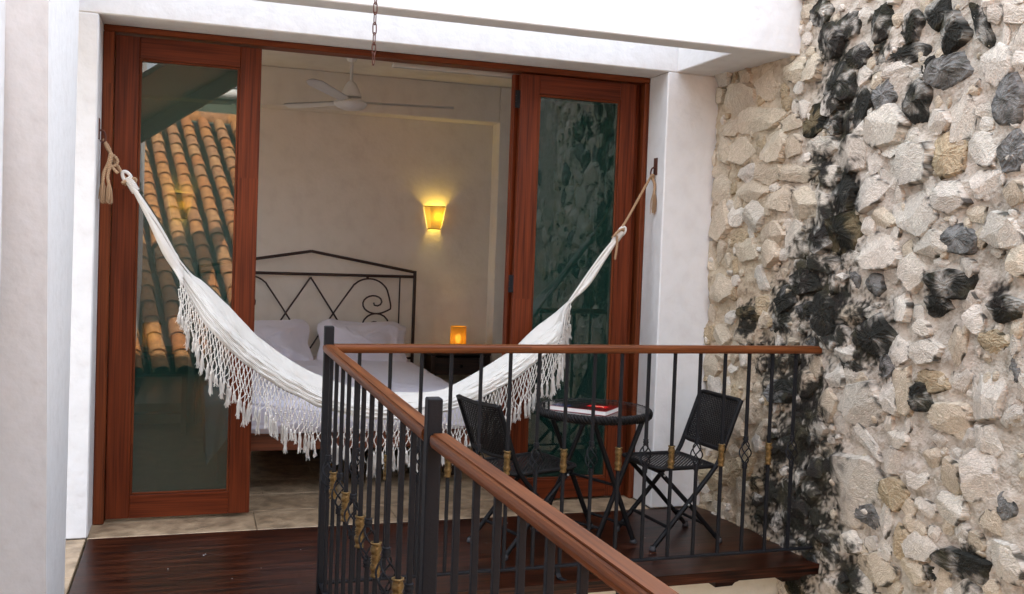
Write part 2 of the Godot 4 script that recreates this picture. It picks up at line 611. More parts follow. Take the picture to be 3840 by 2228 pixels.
func bedroom() -> void:
	var fl := Node3D.new()
	fl.name = "bedroom_floor"
	add_child(fl)
	struct(fl)
	piece("screed", Vector3(1.1, -0.105, -1.77), Vector3(4.8, 0.2, 2.82), K.grout, fl)
	for r in 8:
		for c in 9:
			var x := -1.20 + c * 0.60 + (0.27 if r % 2 else 0.0)
			var x1 := minf(x + 0.597, 3.40)
			var z := -0.352 - r * 0.345
			if z - 0.342 < -3.06 or x1 - x < 0.05:
				continue
			piece("tile", Vector3((x + x1) * 0.5, -0.0125 + rng.randf_range(-0.0006, 0.0006), z - 0.171), Vector3(x1 - x, 0.025, 0.342), K.tile, fl, 0.002)
	var wl := thing("bedroom_walls", "tan bedroom walls with a beam and a corner column", "room walls")
	piece("back_wall", Vector3(1.1, 1.405, -3.10), Vector3(4.9, 2.81, 0.2), K.plaster_in, wl)
	# left side wall with an open window in it, outside the picture, that fills the room with daylight
	piece("side_wall", Vector3(-1.30, 0.675, -1.675), Vector3(0.2, 1.35, 2.65), K.plaster_in, wl)
	piece("side_wall", Vector3(-1.30, 2.555, -1.675), Vector3(0.2, 0.51, 2.65), K.plaster_in, wl)
	piece("side_wall", Vector3(-1.30, 1.825, -2.70), Vector3(0.2, 0.95, 0.60), K.plaster_in, wl)
	piece("side_wall", Vector3(-1.30, 1.825, -0.65), Vector3(0.2, 0.95, 0.60), K.plaster_in, wl)
	piece("side_wall", Vector3(3.45, 1.405, -1.675), Vector3(0.2, 2.81, 2.65), K.plaster_in, wl)
	piece("crown_beam", Vector3(0.83, 2.66, -2.90), Vector3(4.06, 0.30, 0.196), K.plaster_in, wl, 0.006)
	piece("corner_column", Vector3(3.105, 1.405, -2.90), Vector3(0.485, 2.81, 0.196), K.plaster_in, wl, 0.006)
	var ce := M.new()
	ce.box(Vector3(1.1, 2.91, -1.77), Vector3(4.9, 0.2, 2.84), 0.0)
	struct(put("bedroom_ceiling", ce, K.plaster_in))

	# bed: platform frame with iron headboard
	var bed := thing("bed", "low red-brown wooden bed with a dark iron scroll headboard", "bed", Vector3(1.36, 0, -1.77))
	piece("foot_board", Vector3(0, 0.335, 1.10), Vector3(1.66, 0.15, 0.04), K.bed, bed, 0.004)
	for s in [-1, 1]:
		piece("side_board", Vector3(s * 0.81, 0.335, -0.02), Vector3(0.04, 0.15, 2.19), K.bed, bed, 0.004, 2)
	for sx in [-1, 1]:
		for sz in [-1, 1]:
			piece("leg", Vector3(sx * 0.70, 0.13, sz * 0.75), Vector3(0.09, 0.26, 0.09), K.dark_wood, bed, 0.004, 1)
	piece("slat_base", Vector3(0, 0.37, -0.02), Vector3(1.57, 0.03, 2.17), K.dark_wood, bed)
	var hb := Node3D.new()
	hb.name = "headboard"
	bed.add_child(hb, true)
	hb.position = Vector3(-0.004, 0, -1.165)
	var bar := func(pts: Array, r: float) -> void:
		var m := M.new()
		m.tube(pts, r, 8)
		put("bar", m, K.iron_brown, hb, true)
	bar.call([Vector3(0.855, 0.0, 0), Vector3(0.855, 1.25, 0)], 0.014)
	bar.call([Vector3(-0.855, 0.0, 0), Vector3(-0.855, 1.25, 0)], 0.014)
	bar.call([Vector3(-0.855, 1.238, 0), Vector3(0, 1.385, 0)], 0.012)
	bar.call([Vector3(0, 1.385, 0), Vector3(0.855, 1.238, 0)], 0.012)
	bar.call([Vector3(-0.855, 1.20, 0), Vector3(0.855, 1.20, 0)], 0.012)
	bar.call([Vector3(-0.855, 0.52, 0), Vector3(0.855, 0.52, 0)], 0.010)
	for s in [-1, 1]:
		bar.call([Vector3(s * 0.73, 1.195, 0), Vector3(s * 0.73, 0.52, 0)], 0.006)
		bar.call([Vector3(0, 1.175, 0), Vector3(s * 0.19, 0.885, 0.006), Vector3(s * 0.40, 0.55, 0)], 0.007)
		var sc := [Vector3(s * -0.02, 0.55, -0.006), Vector3(s * 0.19, 0.885, -0.006), Vector3(s * 0.345, 1.115, 0)]
		for k in 8:
			var a := PI * 0.78 - k * 0.30
			sc.append(Vector3(s * (0.475 + 0.165 * cos(a)), 1.02 + 0.155 * sin(a), 0))
		for k in 26:
			var f := k / 25.0
			var a := -0.35 - f * 9.0
			var rr := lerpf(0.15, 0.018, pow(f, 0.75))
			sc.append(Vector3(s * (0.535 + rr * cos(a) - 0.015 * (1 - f)), 0.98 + rr * sin(a) * 0.75, 0))
		bar.call(curve(sc, 70), 0.0068)
		bar.call([Vector3(s * 0.46, 1.195, 0), Vector3(s * 0.46, 1.172, 0)], 0.011)
		var lo := []
		for k in 30:
			var f := k / 29.0
			var a := 2.9 - f * 9.5
			var rr := lerpf(0.115, 0.02, maxf(0.0, f * 1.3 - 0.3))
			lo.append(Vector3(s * (0.54 + rr * cos(a)), 0.775 + rr * sin(a), 0))
		bar.call(lo, 0.0068)

	# mattress with sheet
	var mm := M.new()
	var nw := fnl(40, 2.6, 3)
	var grid := []
	var W := 46
	for j in 60:
		for i in W:
			var a := TAU * i / W
			var z := lerpf(-1.04, 1.16, j / 59.0)
			var cx := signf(cos(a)) * pow(absf(cos(a)), 0.28) * 0.795
			var cy := signf(sin(a)) * pow(absf(sin(a)), 0.38) * 0.092
			var q := Vector3(cx, 0.462 + cy, z)
			q.y += nw.get_noise_2d(q.x * 1.4, q.z * 2.0) * 0.012
			q.z += nw.get_noise_2d(q.x * 3.0, q.y * 6.0) * 0.012
			grid.append(q)
	mm.sheet(grid, W, true)
	for e in 2:
		var c := mm.p(Vector3(0, 0.462, -1.04 if e == 0 else 1.17))
		for i in W:
			var a := i + (0 if e == 0 else 59 * W)
			var b := (i + 1) % W + (0 if e == 0 else 59 * W)
			if e == 0:
				mm.tri(c, b, a)
			else:
				mm.tri(c, a, b)
	var mo := put("mattress", mm, K.sheet, null, true)
	mo.position = Vector3(1.36, 0, -1.77)
	tag(mo, "mattress with a pale lilac sheet on the wooden bed", "mattress")
	for s in 2:
		var pm := M.new()
		var pg := []
		var nn := fnl(50 + s, 2.2, 3)
		for j in 25:
			for i in 36:
				var t := -PI / 2 + PI * j / 24.0
				var a := TAU * i / 36.0
				var ex := signf(cos(a)) * pow(absf(cos(a)), 0.34) * pow(absf(cos(t)), 0.7) if absf(cos(t)) > 1e-4 else 0.0
				var ey := signf(sin(a)) * pow(absf(sin(a)), 0.34) * pow(absf(cos(t)), 0.7) if absf(cos(t)) > 1e-4 else 0.0
				var flare := 1.0 + 0.16 * absf(ex * ey)
				var q := Vector3(ex * 0.325 * flare, ey * 0.20 * flare, sin(t) * 0.10 * (1.0 - 0.70 * maxf(ex * ex, ey * ey)))
				q += Vector3(0, 0, 1) * nn.get_noise_2d(q.x * 4.0, q.y * 4.0 + q.z) * 0.026 + Vector3(0, 0, 1) * nn.get_noise_2d(q.x * 11.0, q.y * 8.0 + 3.0) * 0.010 + Vector3(0, 1, 0) * nn.get_noise_2d(q.x * 3.0 + 9.0, q.y) * 0.02
				pg.append(q)
		pm.sheet(pg, 36, true)
		var po := put("pillow", pm, K.sheet, null, true)
		po.position = Vector3(0.985 if s == 0 else 1.735, 0.668, -2.58 if s == 0 else -2.61)
		po.rotation = Vector3(-0.62, 0.05 if s == 0 else -0.06, 0.03 if s == 0 else -0.03)
		tag(po, "left pale lilac pillow leaning on the headboard" if s == 0 else "right pale lilac pillow, nearer the lit bedside lamp", "pillow", "pillows on the bed")
	# pale blue throw over the left foot corner
	var tm := M.new()
	var tg := []
	for j in 26:
		for i in 14:
			var f := j / 25.0
			var x := lerpf(0.53, 0.735, i / 13.0)
			var q: Vector3
			if f < 0.5:
				q = Vector3(x, 0.566, lerpf(-1.15, -0.592, f * 2.0))
			else:
				var d := (f - 0.5) * 2.0
				q = Vector3(lerpf(x, 0.545 + (x - 0.53) * 0.6, d), 0.562 - d * (0.36 - (x - 0.53) * 0.8), -0.588 + sin(i * 0.9 + d * 2.0) * 0.012)
			tg.append(q)
	tm.sheet(tg, 14)
	tag(put("throw", tm, K.throw, null, true), "pale blue throw hanging over the foot of the bed", "throw")

	# bedside tables, lamps and wall lamps, mirrored about the bed
	for s in 2:
		var x := 2.53 if s == 0 else 0.19
		var n := thing("bedside_table", "dark wooden bedside table " + ("under the lamp right of the bed" if s == 0 else "behind the glass left of the bed"), "bedside table", Vector3(x, 0, -2.74), 0.0, "bedside tables")
		piece("top", Vector3(0, 0.60, 0), Vector3(0.50, 0.03, 0.40), K.dark_wood, n, 0.004)
		piece("drawer", Vector3(0, 0.50, 0.012), Vector3(0.44, 0.14, 0.36), K.dark_wood, n, 0.004)
		piece("shelf", Vector3(0, 0.16, 0), Vector3(0.44, 0.025, 0.36), K.dark_wood, n, 0.003)
		for sx in [-1, 1]:
			for sz in [-1, 1]:
				piece("leg", Vector3(sx * 0.225, 0.291, sz * 0.172), Vector3(0.04, 0.582, 0.04), K.dark_wood, n, 0.003, 1)
		var kn := M.new()
		kn.lathe([[0.0, 0.0], [0.012, 0.002], [0.014, 0.012], [0.0, 0.022]], 10, Transform3D(Basis(Vector3.RIGHT, PI / 2), Vector3(0, 0.50, 0.194)))
		put("knob", kn, K.iron, n, true)
		table_lamp(Vector3(x + (0.025 if s == 0 else -0.02), 0.615, -2.76), s)
		sconce(Vector3(2.376 if s == 0 else 0.345, 1.70, -3.0), s)

	# ceiling fan
	var fan := thing("ceiling_fan", "white three-blade ceiling fan hanging over the bed", "fan", Vector3(1.478, 2.81, -1.9))
	var cm := M.new()
	cm.lathe([[0.012, -0.075], [0.03, -0.07], [0.055, -0.02], [0.058, 0.0]], 20)
	put("canopy", cm, K.white_paint, fan, true)
	var rm := M.new()
	rm.lathe([[0.011, -0.24], [0.011, -0.06]], 12)
	put("rod", rm, K.white_paint, fan, true)
	var hm := M.new()
	hm.lathe([[0.076, -0.322], [0.074, -0.31], [0.055, -0.265], [0.034, -0.225], [0.016, -0.21], [0.0, -0.205]], 24)
	put("cone", hm, K.white_paint, fan, true)
	var dm := M.new()
	dm.lathe([[0.0, -0.415], [0.05, -0.412], [0.095, -0.395], [0.116, -0.372], [0.116, -0.36], [0.09, -0.342], [0.06, -0.338]], 28)
	put("motor", dm, K.white_paint, fan, true)
	for k in 3:
		var bm := M.new()
		var bg := []
		for j in 9:
			for i in 5:
				var r := lerpf(0.10, 0.75, j / 8.0)
				var wd := lerpf(0.034, 0.050, j / 8.0) * (0.55 if j == 8 else 1.0)
				var y := (i / 4.0 - 0.5) * 2.0 * wd
				bg.append(Vector3(r, -0.352 - y * 0.22 + 0.006 * sin(PI * i / 4.0) + 0.02 * j / 8.0, y))
		bm.sheet(bg, 5)
		var lower := []
		for q in bg:
			lower.append(q - Vector3(0, 0.006, 0))
		lower.reverse()
		bm.sheet(lower, 5)
		var bo := put("blade", bm, K.white_paint, fan, true)
		bo.rotation.y = 0.03 + k * TAU / 3.0

	# curtain track inside the door head
	var tr := M.new()
	tr.box(Vector3(1.85, 2.464, -0.40), Vector3(0.74, 0.022, 0.05), 0.003)
	tag(put("curtain_track", tr, K.track), "slim white track under the door head inside the room", "curtain track")

	# coat stand with mirror and the dark screen on the right wall
	var cs := thing("coat_stand", "dark wooden coat stand with narrow mirror and hooks behind the right door", "coat stand", Vector3(3.03, 0, -1.5), -0.35)
	piece("post", Vector3(-0.075, 0.83, 0), Vector3(0.035, 1.62, 0.035), K.dark_wood, cs, 0.004, 1)
	piece("post", Vector3(0.085, 0.83, 0), Vector3(0.03, 1.62, 0.035), K.dark_wood, cs, 0.004, 1)
	piece("top_rail", Vector3(0.005, 1.61, 0), Vector3(0.13, 0.06, 0.03), K.dark_wood, cs, 0.004)
	piece("bottom_rail", Vector3(0.005, 1.19, 0), Vector3(0.13, 0.05, 0.03), K.dark_wood, cs, 0.004)
	piece("base", Vector3(0, 0.02, 0), Vector3(0.30, 0.04, 0.26), K.dark_wood, cs, 0.006)
	piece("mirror", Vector3(0.006, 1.4, 0.0), Vector3(0.125, 0.36, 0.008), K.mirror, cs)
	for y in [1.50, 1.44]:
		for s in [-1, 1]:
			var km := M.new()
			km.tube(curve([Vector3(-0.075, y, 0.018), Vector3(-0.075 + s * 0.03, y - 0.03, 0.04), Vector3(-0.075 + s * 0.06, y - 0.015, 0.05), Vector3(-0.075 + s * 0.065, y + 0.03, 0.05)], 10), 0.005, 6)
			put("hook", km, K.iron, cs, true)
	var tv := thing("wall_screen", "black flat screen on the bedroom's right wall, seen through the glass", "television", Vector3(3.345, 1.65, -1.5))
	piece("panel", Vector3(-0.02, 0, 0), Vector3(0.035, 0.50, 0.86), K.screen, tv, 0.004)
	piece("bracket", Vector3(-0.0005, 0, 0), Vector3(0.004, 0.2, 0.2), K.iron, tv)


func lamp_light(at: Vector3, energy: float, parent: Node3D) -> void:
	var l := OmniLight3D.new()
	l.name = "light"
	l.position = at
	l.light_color = Color(1.0, 0.87, 0.40)
	l.light_energy = energy
	l.omni_range = 8.0
	l.omni_attenuation = 2.0
	l.light_size = 0.03
	l.shadow_enabled = true
	parent.add_child(l)


func table_lamp(at: Vector3, s: int) -> void:
	var t := thing("table_lamp", "lit amber drum lamp " + ("on the right bedside table" if s == 0 else "behind the left glass door"), "lamp", at, 0.0, "bedside drum lamps")
	var b := M.new()
	b.lathe([[0.0, 0.0], [0.055, 0.0], [0.055, 0.008], [0.012, 0.012], [0.010, 0.05], [0.0, 0.05]], 20)
	put("base", b, K.dark_wood, t, true)
	var sh := M.new()
	sh.lathe([[0.066, 0.012], [0.0665, 0.19]], 40)
	sh.lathe([[0.0645, 0.19], [0.064, 0.012]], 40)
	put("shade", sh, K.drum, t, true)
	for y in [0.012, 0.045, 0.19]:
		var rg := M.new()
		var ring := []
		for k in 33:
			ring.append(Vector3(0.067 * cos(TAU * k / 32), y, 0.067 * sin(TAU * k / 32)))
		rg.tube(ring, 0.0018, 5, false)
		put("hoop", rg, K.iron_brown, t, true)
	var bu := M.new()
	bu.lathe([[0.0, 0.05], [0.014, 0.055], [0.026, 0.085], [0.024, 0.11], [0.012, 0.125], [0.0, 0.128]], 14)
	put("bulb", bu, K.bulb, t, true)
	lamp_light(Vector3(0, 0.09, 0), 0.0045, t)


func sconce(at: Vector3, s: int) -> void:
	var t := thing("wall_lamp", "lit tapered yellow wall lamp with dark rims " + ("right of the headboard" if s == 0 else "left of the headboard, behind glass"), "wall lamp", at, 0.0, "wall lamps beside the headboard")
	# an open-topped tapered shade of three panels
	var top := [Vector3(-0.093, 0.095, 0.003), Vector3(-0.06, 0.095, 0.085), Vector3(0.06, 0.095, 0.085), Vector3(0.093, 0.095, 0.003)]
	var low := [Vector3(-0.055, -0.095, 0.003), Vector3(-0.037, -0.095, 0.052), Vector3(0.037, -0.095, 0.052), Vector3(0.055, -0.095, 0.003)]
	for i in 3:
		var m := M.new()
		m.face(low[i], low[i + 1], top[i + 1], top[i])
		put("shade_panel", m, K.shade, t)
	for e in [top, low]:
		var m := M.new()
		m.tube(e, 0.004, 6)
		put("rim", m, K.iron_brown, t, true)
	piece("back_plate", Vector3(0, 0, 0.003), Vector3(0.07, 0.12, 0.005), K.iron_brown, t)
	var bu := M.new()
	bu.lathe([[0.0, -0.035], [0.012, -0.03], [0.022, -0.008], [0.02, 0.012], [0.0, 0.022]], 14, Transform3D(Basis(), Vector3(0.015, 0.02, 0.036)))
	put("bulb", bu, K.bulb, t, true)
	lamp_light(Vector3(0.015, 0.015, 0.036), 0.011, t)


func wall_stones() -> Array:      # where each larger stone sits: along the wall, height, half width, half height (units of 5 mm), turn, kind
	var all := []
	for s in [[182, 535, 14, 13, 0], [199, 502, 17, 15, 0], [225, 514, 14, 12, 0], [267, 508, 12, 15, 0], [302, 497, 11, 13, 0], [332, 503, 11, 12, 0], [349, 483, 13, 13, 0], [376, 486, 6, 18, 25], [237, 481, 14, 11, 0], [289, 474, 24, 11, 0]]:
		all.append(s + ["black"])
	for s in [[216, 461, 20, 15, 0], [324, 459, 7, 9, 0], [315, 431, 13, 17, 0], [243, 437, 11, 17, 0], [210, 425, 9, 12, 0], [227, 355, 14, 17, 0], [198, 313, 18, 14, 0], [173, 270, 19, 12, 0], [359, 277, 21, 12, 0], [279, 225, 19, 16, 0]]:
		all.append(s + ["black"])
	for s in [[246, 195, 11, 8, 0], [333, 179, 11, 10, 0], [389, 54, 23, 11, 0], [354, 36, 9, 5, 0], [206, 240, 12, 18, 0], [140, 226, 20, 13, 0], [348, 259, 13, 8, 0], [416, 261, 15, 9, 0]]:
		all.append(s + ["black"])
	for s in [[274, 442, 15, 11, 0], [346, 452, 18, 13, 0], [408, 421, 13, 17, 0], [367, 315, 16, 11, 0], [416, 379, 13, 14, 0], [280, 64, 13, 9, 0], [142, 155, 17, 11, 0], [182, 240, 16, 10, 0]]:
		all.append(s + ["grey"])
	for s in [[180, 429, 19, 15, 0], [232, 319, 18, 17, 0], [83, 232, 22, 8, 0], [183, -35, 17, 10, 0]]:
		all.append(s + ["olive"])
	for s in [[235, 392, 19, 16, 0], [278, 414, 23, 15, 0], [365, 412, 12, 18, -15], [280, 302, 19, 14, 0], [342, 310, 19, 11, 0], [242, 294, 14, 9, 0], [86, 338, 15, 13, 0], [196, 342, 12, 16, 0], [160, 312, 16, 16, 0], [194, 403, 18, 10, 0]]:
		all.append(s + ["fan"])
	for s in [[411, 487, 11, 9, 0], [208, 373, 12, 10, 0], [260, 162, 28, 20, 0], [339, 219, 17, 10, 0], [257, 86, 30, 28, 0], [341, 54, 16, 10, 0]]:
		all.append(s + ["fan"])
	for s in [[313, 379, 20, 17, 0], [389, 385, 12, 13, 20], [320, 334, 22, 15, 0], [355, 348, 18, 13, 0], [262, 354, 21, 13, 20], [409, 320, 17, 12, 0], [393, 358, 14, 11, 0], [202, 291, 21, 9, 0], [268, 383, 10, 9, 0], [203, 442, 12, 12, 0]]:
		all.append(s + ["white"])
	for s in [[230, 425, 6, 8, 0], [340, 411, 11, 9, 0], [288, 462, 15, 7, 0], [243, 519, 8, 8, 0], [396, 449, 12, 14, 0], [227, 183, 13, 11, 0], [240, 207, 15, 8, 0], [307, 215, 11, 12, 0], [300, 175, 11, 14, 0], [403, 191, 14, 19, 0]]:
		all.append(s + ["white"])
	for s in [[430, 182, 8, 9, 0], [272, 132, 20, 6, -35], [205, 131, 9, 10, 0], [400, 130, 15, 21, 0], [335, 113, 13, 10, 0], [359, 119, 5, 7, 0], [302, 66, 6, 12, 0], [258, 33, 11, 9, 0], [230, 9, 9, 8, 0], [373, 96, 13, 11, 0]]:
		all.append(s + ["white"])
	for s in [[350, 89, 9, 7, 0], [428, 71, 15, 14, 0], [183, 45, 10, 8, 0], [205, 43, 6, 7, 0], [113, 36, 7, 6, 0], [307, 253, 10, 11, 0], [278, 4, 14, 11, 0], [241, -12, 12, 8, 0], [218, 29, 9, 5, 0]]:
		all.append(s + ["white"])
	for s in [[351, 383, 18, 16, 0], [54, 314, 18, 9, 0], [343, 196, 20, 8, 0], [407, 233, 12, 9, 0], [308, 91, 14, 12, 0], [320, 53, 10, 12, 0], [26, 44, 25, 14, 0], [70, 54, 20, 16, 0]]:
		all.append(s + ["tan"])
	for s in [[159, 382, 32, 10, 0], [120, 408, 19, 15, 0], [142, 431, 15, 7, 0], [98, 476, 22, 13, 0], [54, 469, 24, 16, 0], [86, 441, 37, 12, 0], [37, 437, 16, 8, 0], [24, 413, 12, 13, 0], [54, 409, 20, 12, 0], [108, 383, 20, 13, 0]]:
		all.append(s + ["cream"])
	for s in [[80, 367, 22, 12, 0], [16, 391, 15, 9, 0], [18, 368, 17, 14, 0], [20, 333, 17, 21, 0], [171, 347, 19, 14, 0], [120, 317, 17, 11, 0], [74, 301, 19, 11, 0], [131, 354, 17, 11, 0], [150, 407, 13, 10, 0], [26, 256, 21, 14, 0]]:
		all.append(s + ["cream"])
	for s in [[118, 297, 12, 13, 0], [173, 481, 13, 12, 0], [145, 484, 13, 12, 0], [420, 348, 9, 8, 0], [282, 331, 15, 9, 0], [314, 181, 10, 19, 0], [367, 167, 19, 12, 0], [415, 96, 12, 8, 0], [184, 169, 13, 12, 0], [218, 155, 12, 14, 0]]:
		all.append(s + ["cream"])
	for s in [[52, 8, 16, 8, 0], [91, 127, 15, 13, 0], [86, 40, 15, 13, 0], [35, 203, 12, 11, 0], [77, 207, 17, 8, 0], [16, 169, 17, 14, 0], [248, 243, 14, 8, 0], [338, 34, 12, 10, 0], [293, 21, 18, 11, 0]]:
		all.append(s + ["cream"])
	return all


var stain_blobs := [[103, 248, 9], [104, 232, 12], [112, 220, 11], [110, 206, 7], [113, 177, 11], [103, 162, 11], [118, 153, 8], [91, 136, 17], [106, 121, 18], [71, 121, 12], [134, 110, 13], [80, 86, 15], [93, 74, 14], [60, 90, 11], [86, 54, 19], [103, 42, 17], [89, 20, 20], [105, 12, 14], [91, -14, 10], [129, -1, 11], [171, 132, 5], [204, 132, 6], [195, 26, 7], [40, 110, 9], [68, 25, 11], [152, 218, 4], [133, 241, 5], [96, 191, 8], [72, 45, 10], [60, 12, 12]]
var stain_grid := PackedFloat32Array()
var lichen := fnl(61, 9.0, 4)
var lichen_fine := fnl(62, 30.0, 3)
var tint_n := fnl(63, 2.2, 3)


func stain_at(u: float, h: float, grit := 0.70) -> float:     # how much black lichen grows at this place of the wall, 0 to 1
	var gi := clampi(int((u + 0.2) * 50.0), 0, 149)
	var gj := clampi(int((h + 1.0) * 50.0), 0, 224)
	var s := stain_grid[gj * 150 + gi]
	s += lichen.get_noise_2d(u, h) * 0.60 + lichen_fine.get_noise_2d(u, h) * grit
	return smoothstep(0.16, 0.62, s)


func wall_colour(u: float, h: float, base: Color, more := 0.0, grit := 0.70) -> Color:
	var c := base
	var k := tint_n.get_noise_2d(u * 1.3, h * 1.3)
	c = c * (1.0 + 0.16 * k)
	c.r *= 1.0 + 0.05 * tint_n.get_noise_2d(u + 40.0, h)
	var s := maxf(stain_at(u, h, grit), more)
	var dark := Color(0.016, 0.016, 0.013).lerp(Color(0.05, 0.045, 0.025), smoothstep(0.1, 0.6, lichen.get_noise_2d(u * 0.6 + 7.0, h * 0.6)))
	c = c.lerp(dark, s * 0.96)
	c.a = 1.0
	return c


func stone_shape(hu: float, hv: float, kind: String, at: Vector2, seed_: int, sides := 36, rings := 8) -> M:
	# a broken block of coral stone: straight chipped sides, a top of a few flat faces
	var m := M.new()
	m.tinted = true
	var n := fnl(seed_, 1.0, 2)
	var lr := RandomNumberGenerator.new()
	lr.seed = seed_
	var deep := clampf(0.40 * minf(hu, hv), 0.014, 0.040) * lr.randf_range(0.75, 1.35)
	var facets := [[Vector2.from_angle(lr.randf() * TAU), 1.0, lr.randf_range(0.0, 0.35)]]
	for k in 2 + lr.randi() % 3:
		facets.append([Vector2.from_angle(lr.randf() * TAU), lr.randf_range(0.95, 1.30), lr.randf_range(0.5, 1.3)])
	var base: Color = {"black": Color(0.40, 0.375, 0.335), "grey": Color(0.25, 0.245, 0.235), "olive": Color(0.17, 0.135, 0.08), "fan": Color(0.65, 0.585, 0.50), "white": Color(0.70, 0.64, 0.56), "tan": Color(0.49, 0.39, 0.26), "cream": Color(0.60, 0.51, 0.395)}[kind]
	base = base * lr.randf_range(0.90, 1.09)
	var corner := []
	var turn := lr.randf() * TAU
	var nc := 4 + lr.randi() % 3
	for k in nc:
		corner.append([turn + TAU * (k + lr.randf_range(-0.30, 0.30)) / nc, lr.randf_range(0.84, 1.06)])
	var grain := Vector2.from_angle(lr.randf() * TAU)
	var far_off := lr.randf_range(0.12, 0.5)
	var fan := kind == "fan" or lr.randf() < 0.3
	var pore := kind in ["black", "grey", "olive", "tan"]
	var steps: Array = [1.06, 1.0, 0.93, 0.80, 0.64, 0.47, 0.30, 0.14, 0.0] if rings >= 8 else [1.06, 1.0, 0.90, 0.55, 0.0]
	for j in steps.size():
		var rad: float = steps[j]
		for i in sides:
			var a := TAU * i / sides
			var d := Vector2(cos(a), sin(a))
			var edge := 1.22
			for c in corner:
				var along: float = cos(a - c[0])
				if along > 0.05:
					edge = minf(edge, c[1] / along)
			edge *= 1.0 + 0.055 * n.get_noise_2d(d.x * 3.0, d.y * 3.0) + 0.02 * lichen_fine.get_noise_2d(d.x * 0.3 + seed_, d.y * 0.3)
			var q := d * edge * rad
			var top := -0.014
			if rad <= 1.0:
				var flat := 1.25
				for c in facets:
					flat = minf(flat, c[1] - c[2] * (c[0] as Vector2).dot(q))
				top = deep * maxf(flat, 0.12) * (0.42 if rad > 0.95 else 1.0)
				top += (0.0060 if pore else 0.0016) * n.get_noise_2d(q.x * 5.0 + 9.0, q.y * 5.0)
			var pos := Vector3(q.x * hu, q.y * hv, top)
			var more := 0.0
			if kind == "black":
				more = smoothstep(-0.42, 0.05, lichen.get_noise_2d(at.x + pos.x, at.y + pos.y) + 0.2 * lichen_fine.get_noise_2d(at.x + pos.x, at.y + pos.y))
			elif kind == "grey":
				more = 0.6 * smoothstep(-0.25, 0.35, lichen.get_noise_2d((at.x + pos.x) * 1.5, (at.y + pos.y) * 1.5))
			elif kind == "olive":
				more = smoothstep(0.0, 0.2, lichen.get_noise_2d(at.x + pos.x, at.y + pos.y))
			if at.x > 0.62 and rad > 0.90:           # black crust growing along the broken edges
				more = maxf(more, smoothstep(0.16, 0.36, lichen.get_noise_2d((at.x + pos.x) * 1.7 + 3.0, (at.y + pos.y) * 1.7) + 0.3 * lichen_fine.get_noise_2d(at.x + pos.x, at.y + pos.y)) * 0.9)
			var flatp := Vector2(pos.x, pos.y)
			var tex := Vector2(flatp.dot(grain), flatp.dot(grain.orthogonal()))
			if fan:                                  # ribs that spread from one end, as in a coral head
				var w := tex + Vector2(far_off, 0)
				tex = Vector2(w.length(), w.angle() * far_off)
			m.p(pos, tex + Vector2(lr.randi() % 1, 0) + at * 3.7, wall_colour(at.x + pos.x, at.y + pos.y, base, more, 0.28))
	for j in steps.size() - 1:
		for i in sides:
			var a := j * sides + i
			var b := j * sides + (i + 1) % sides
			m.quad(a, b, b + sides, a + sides)
	return m


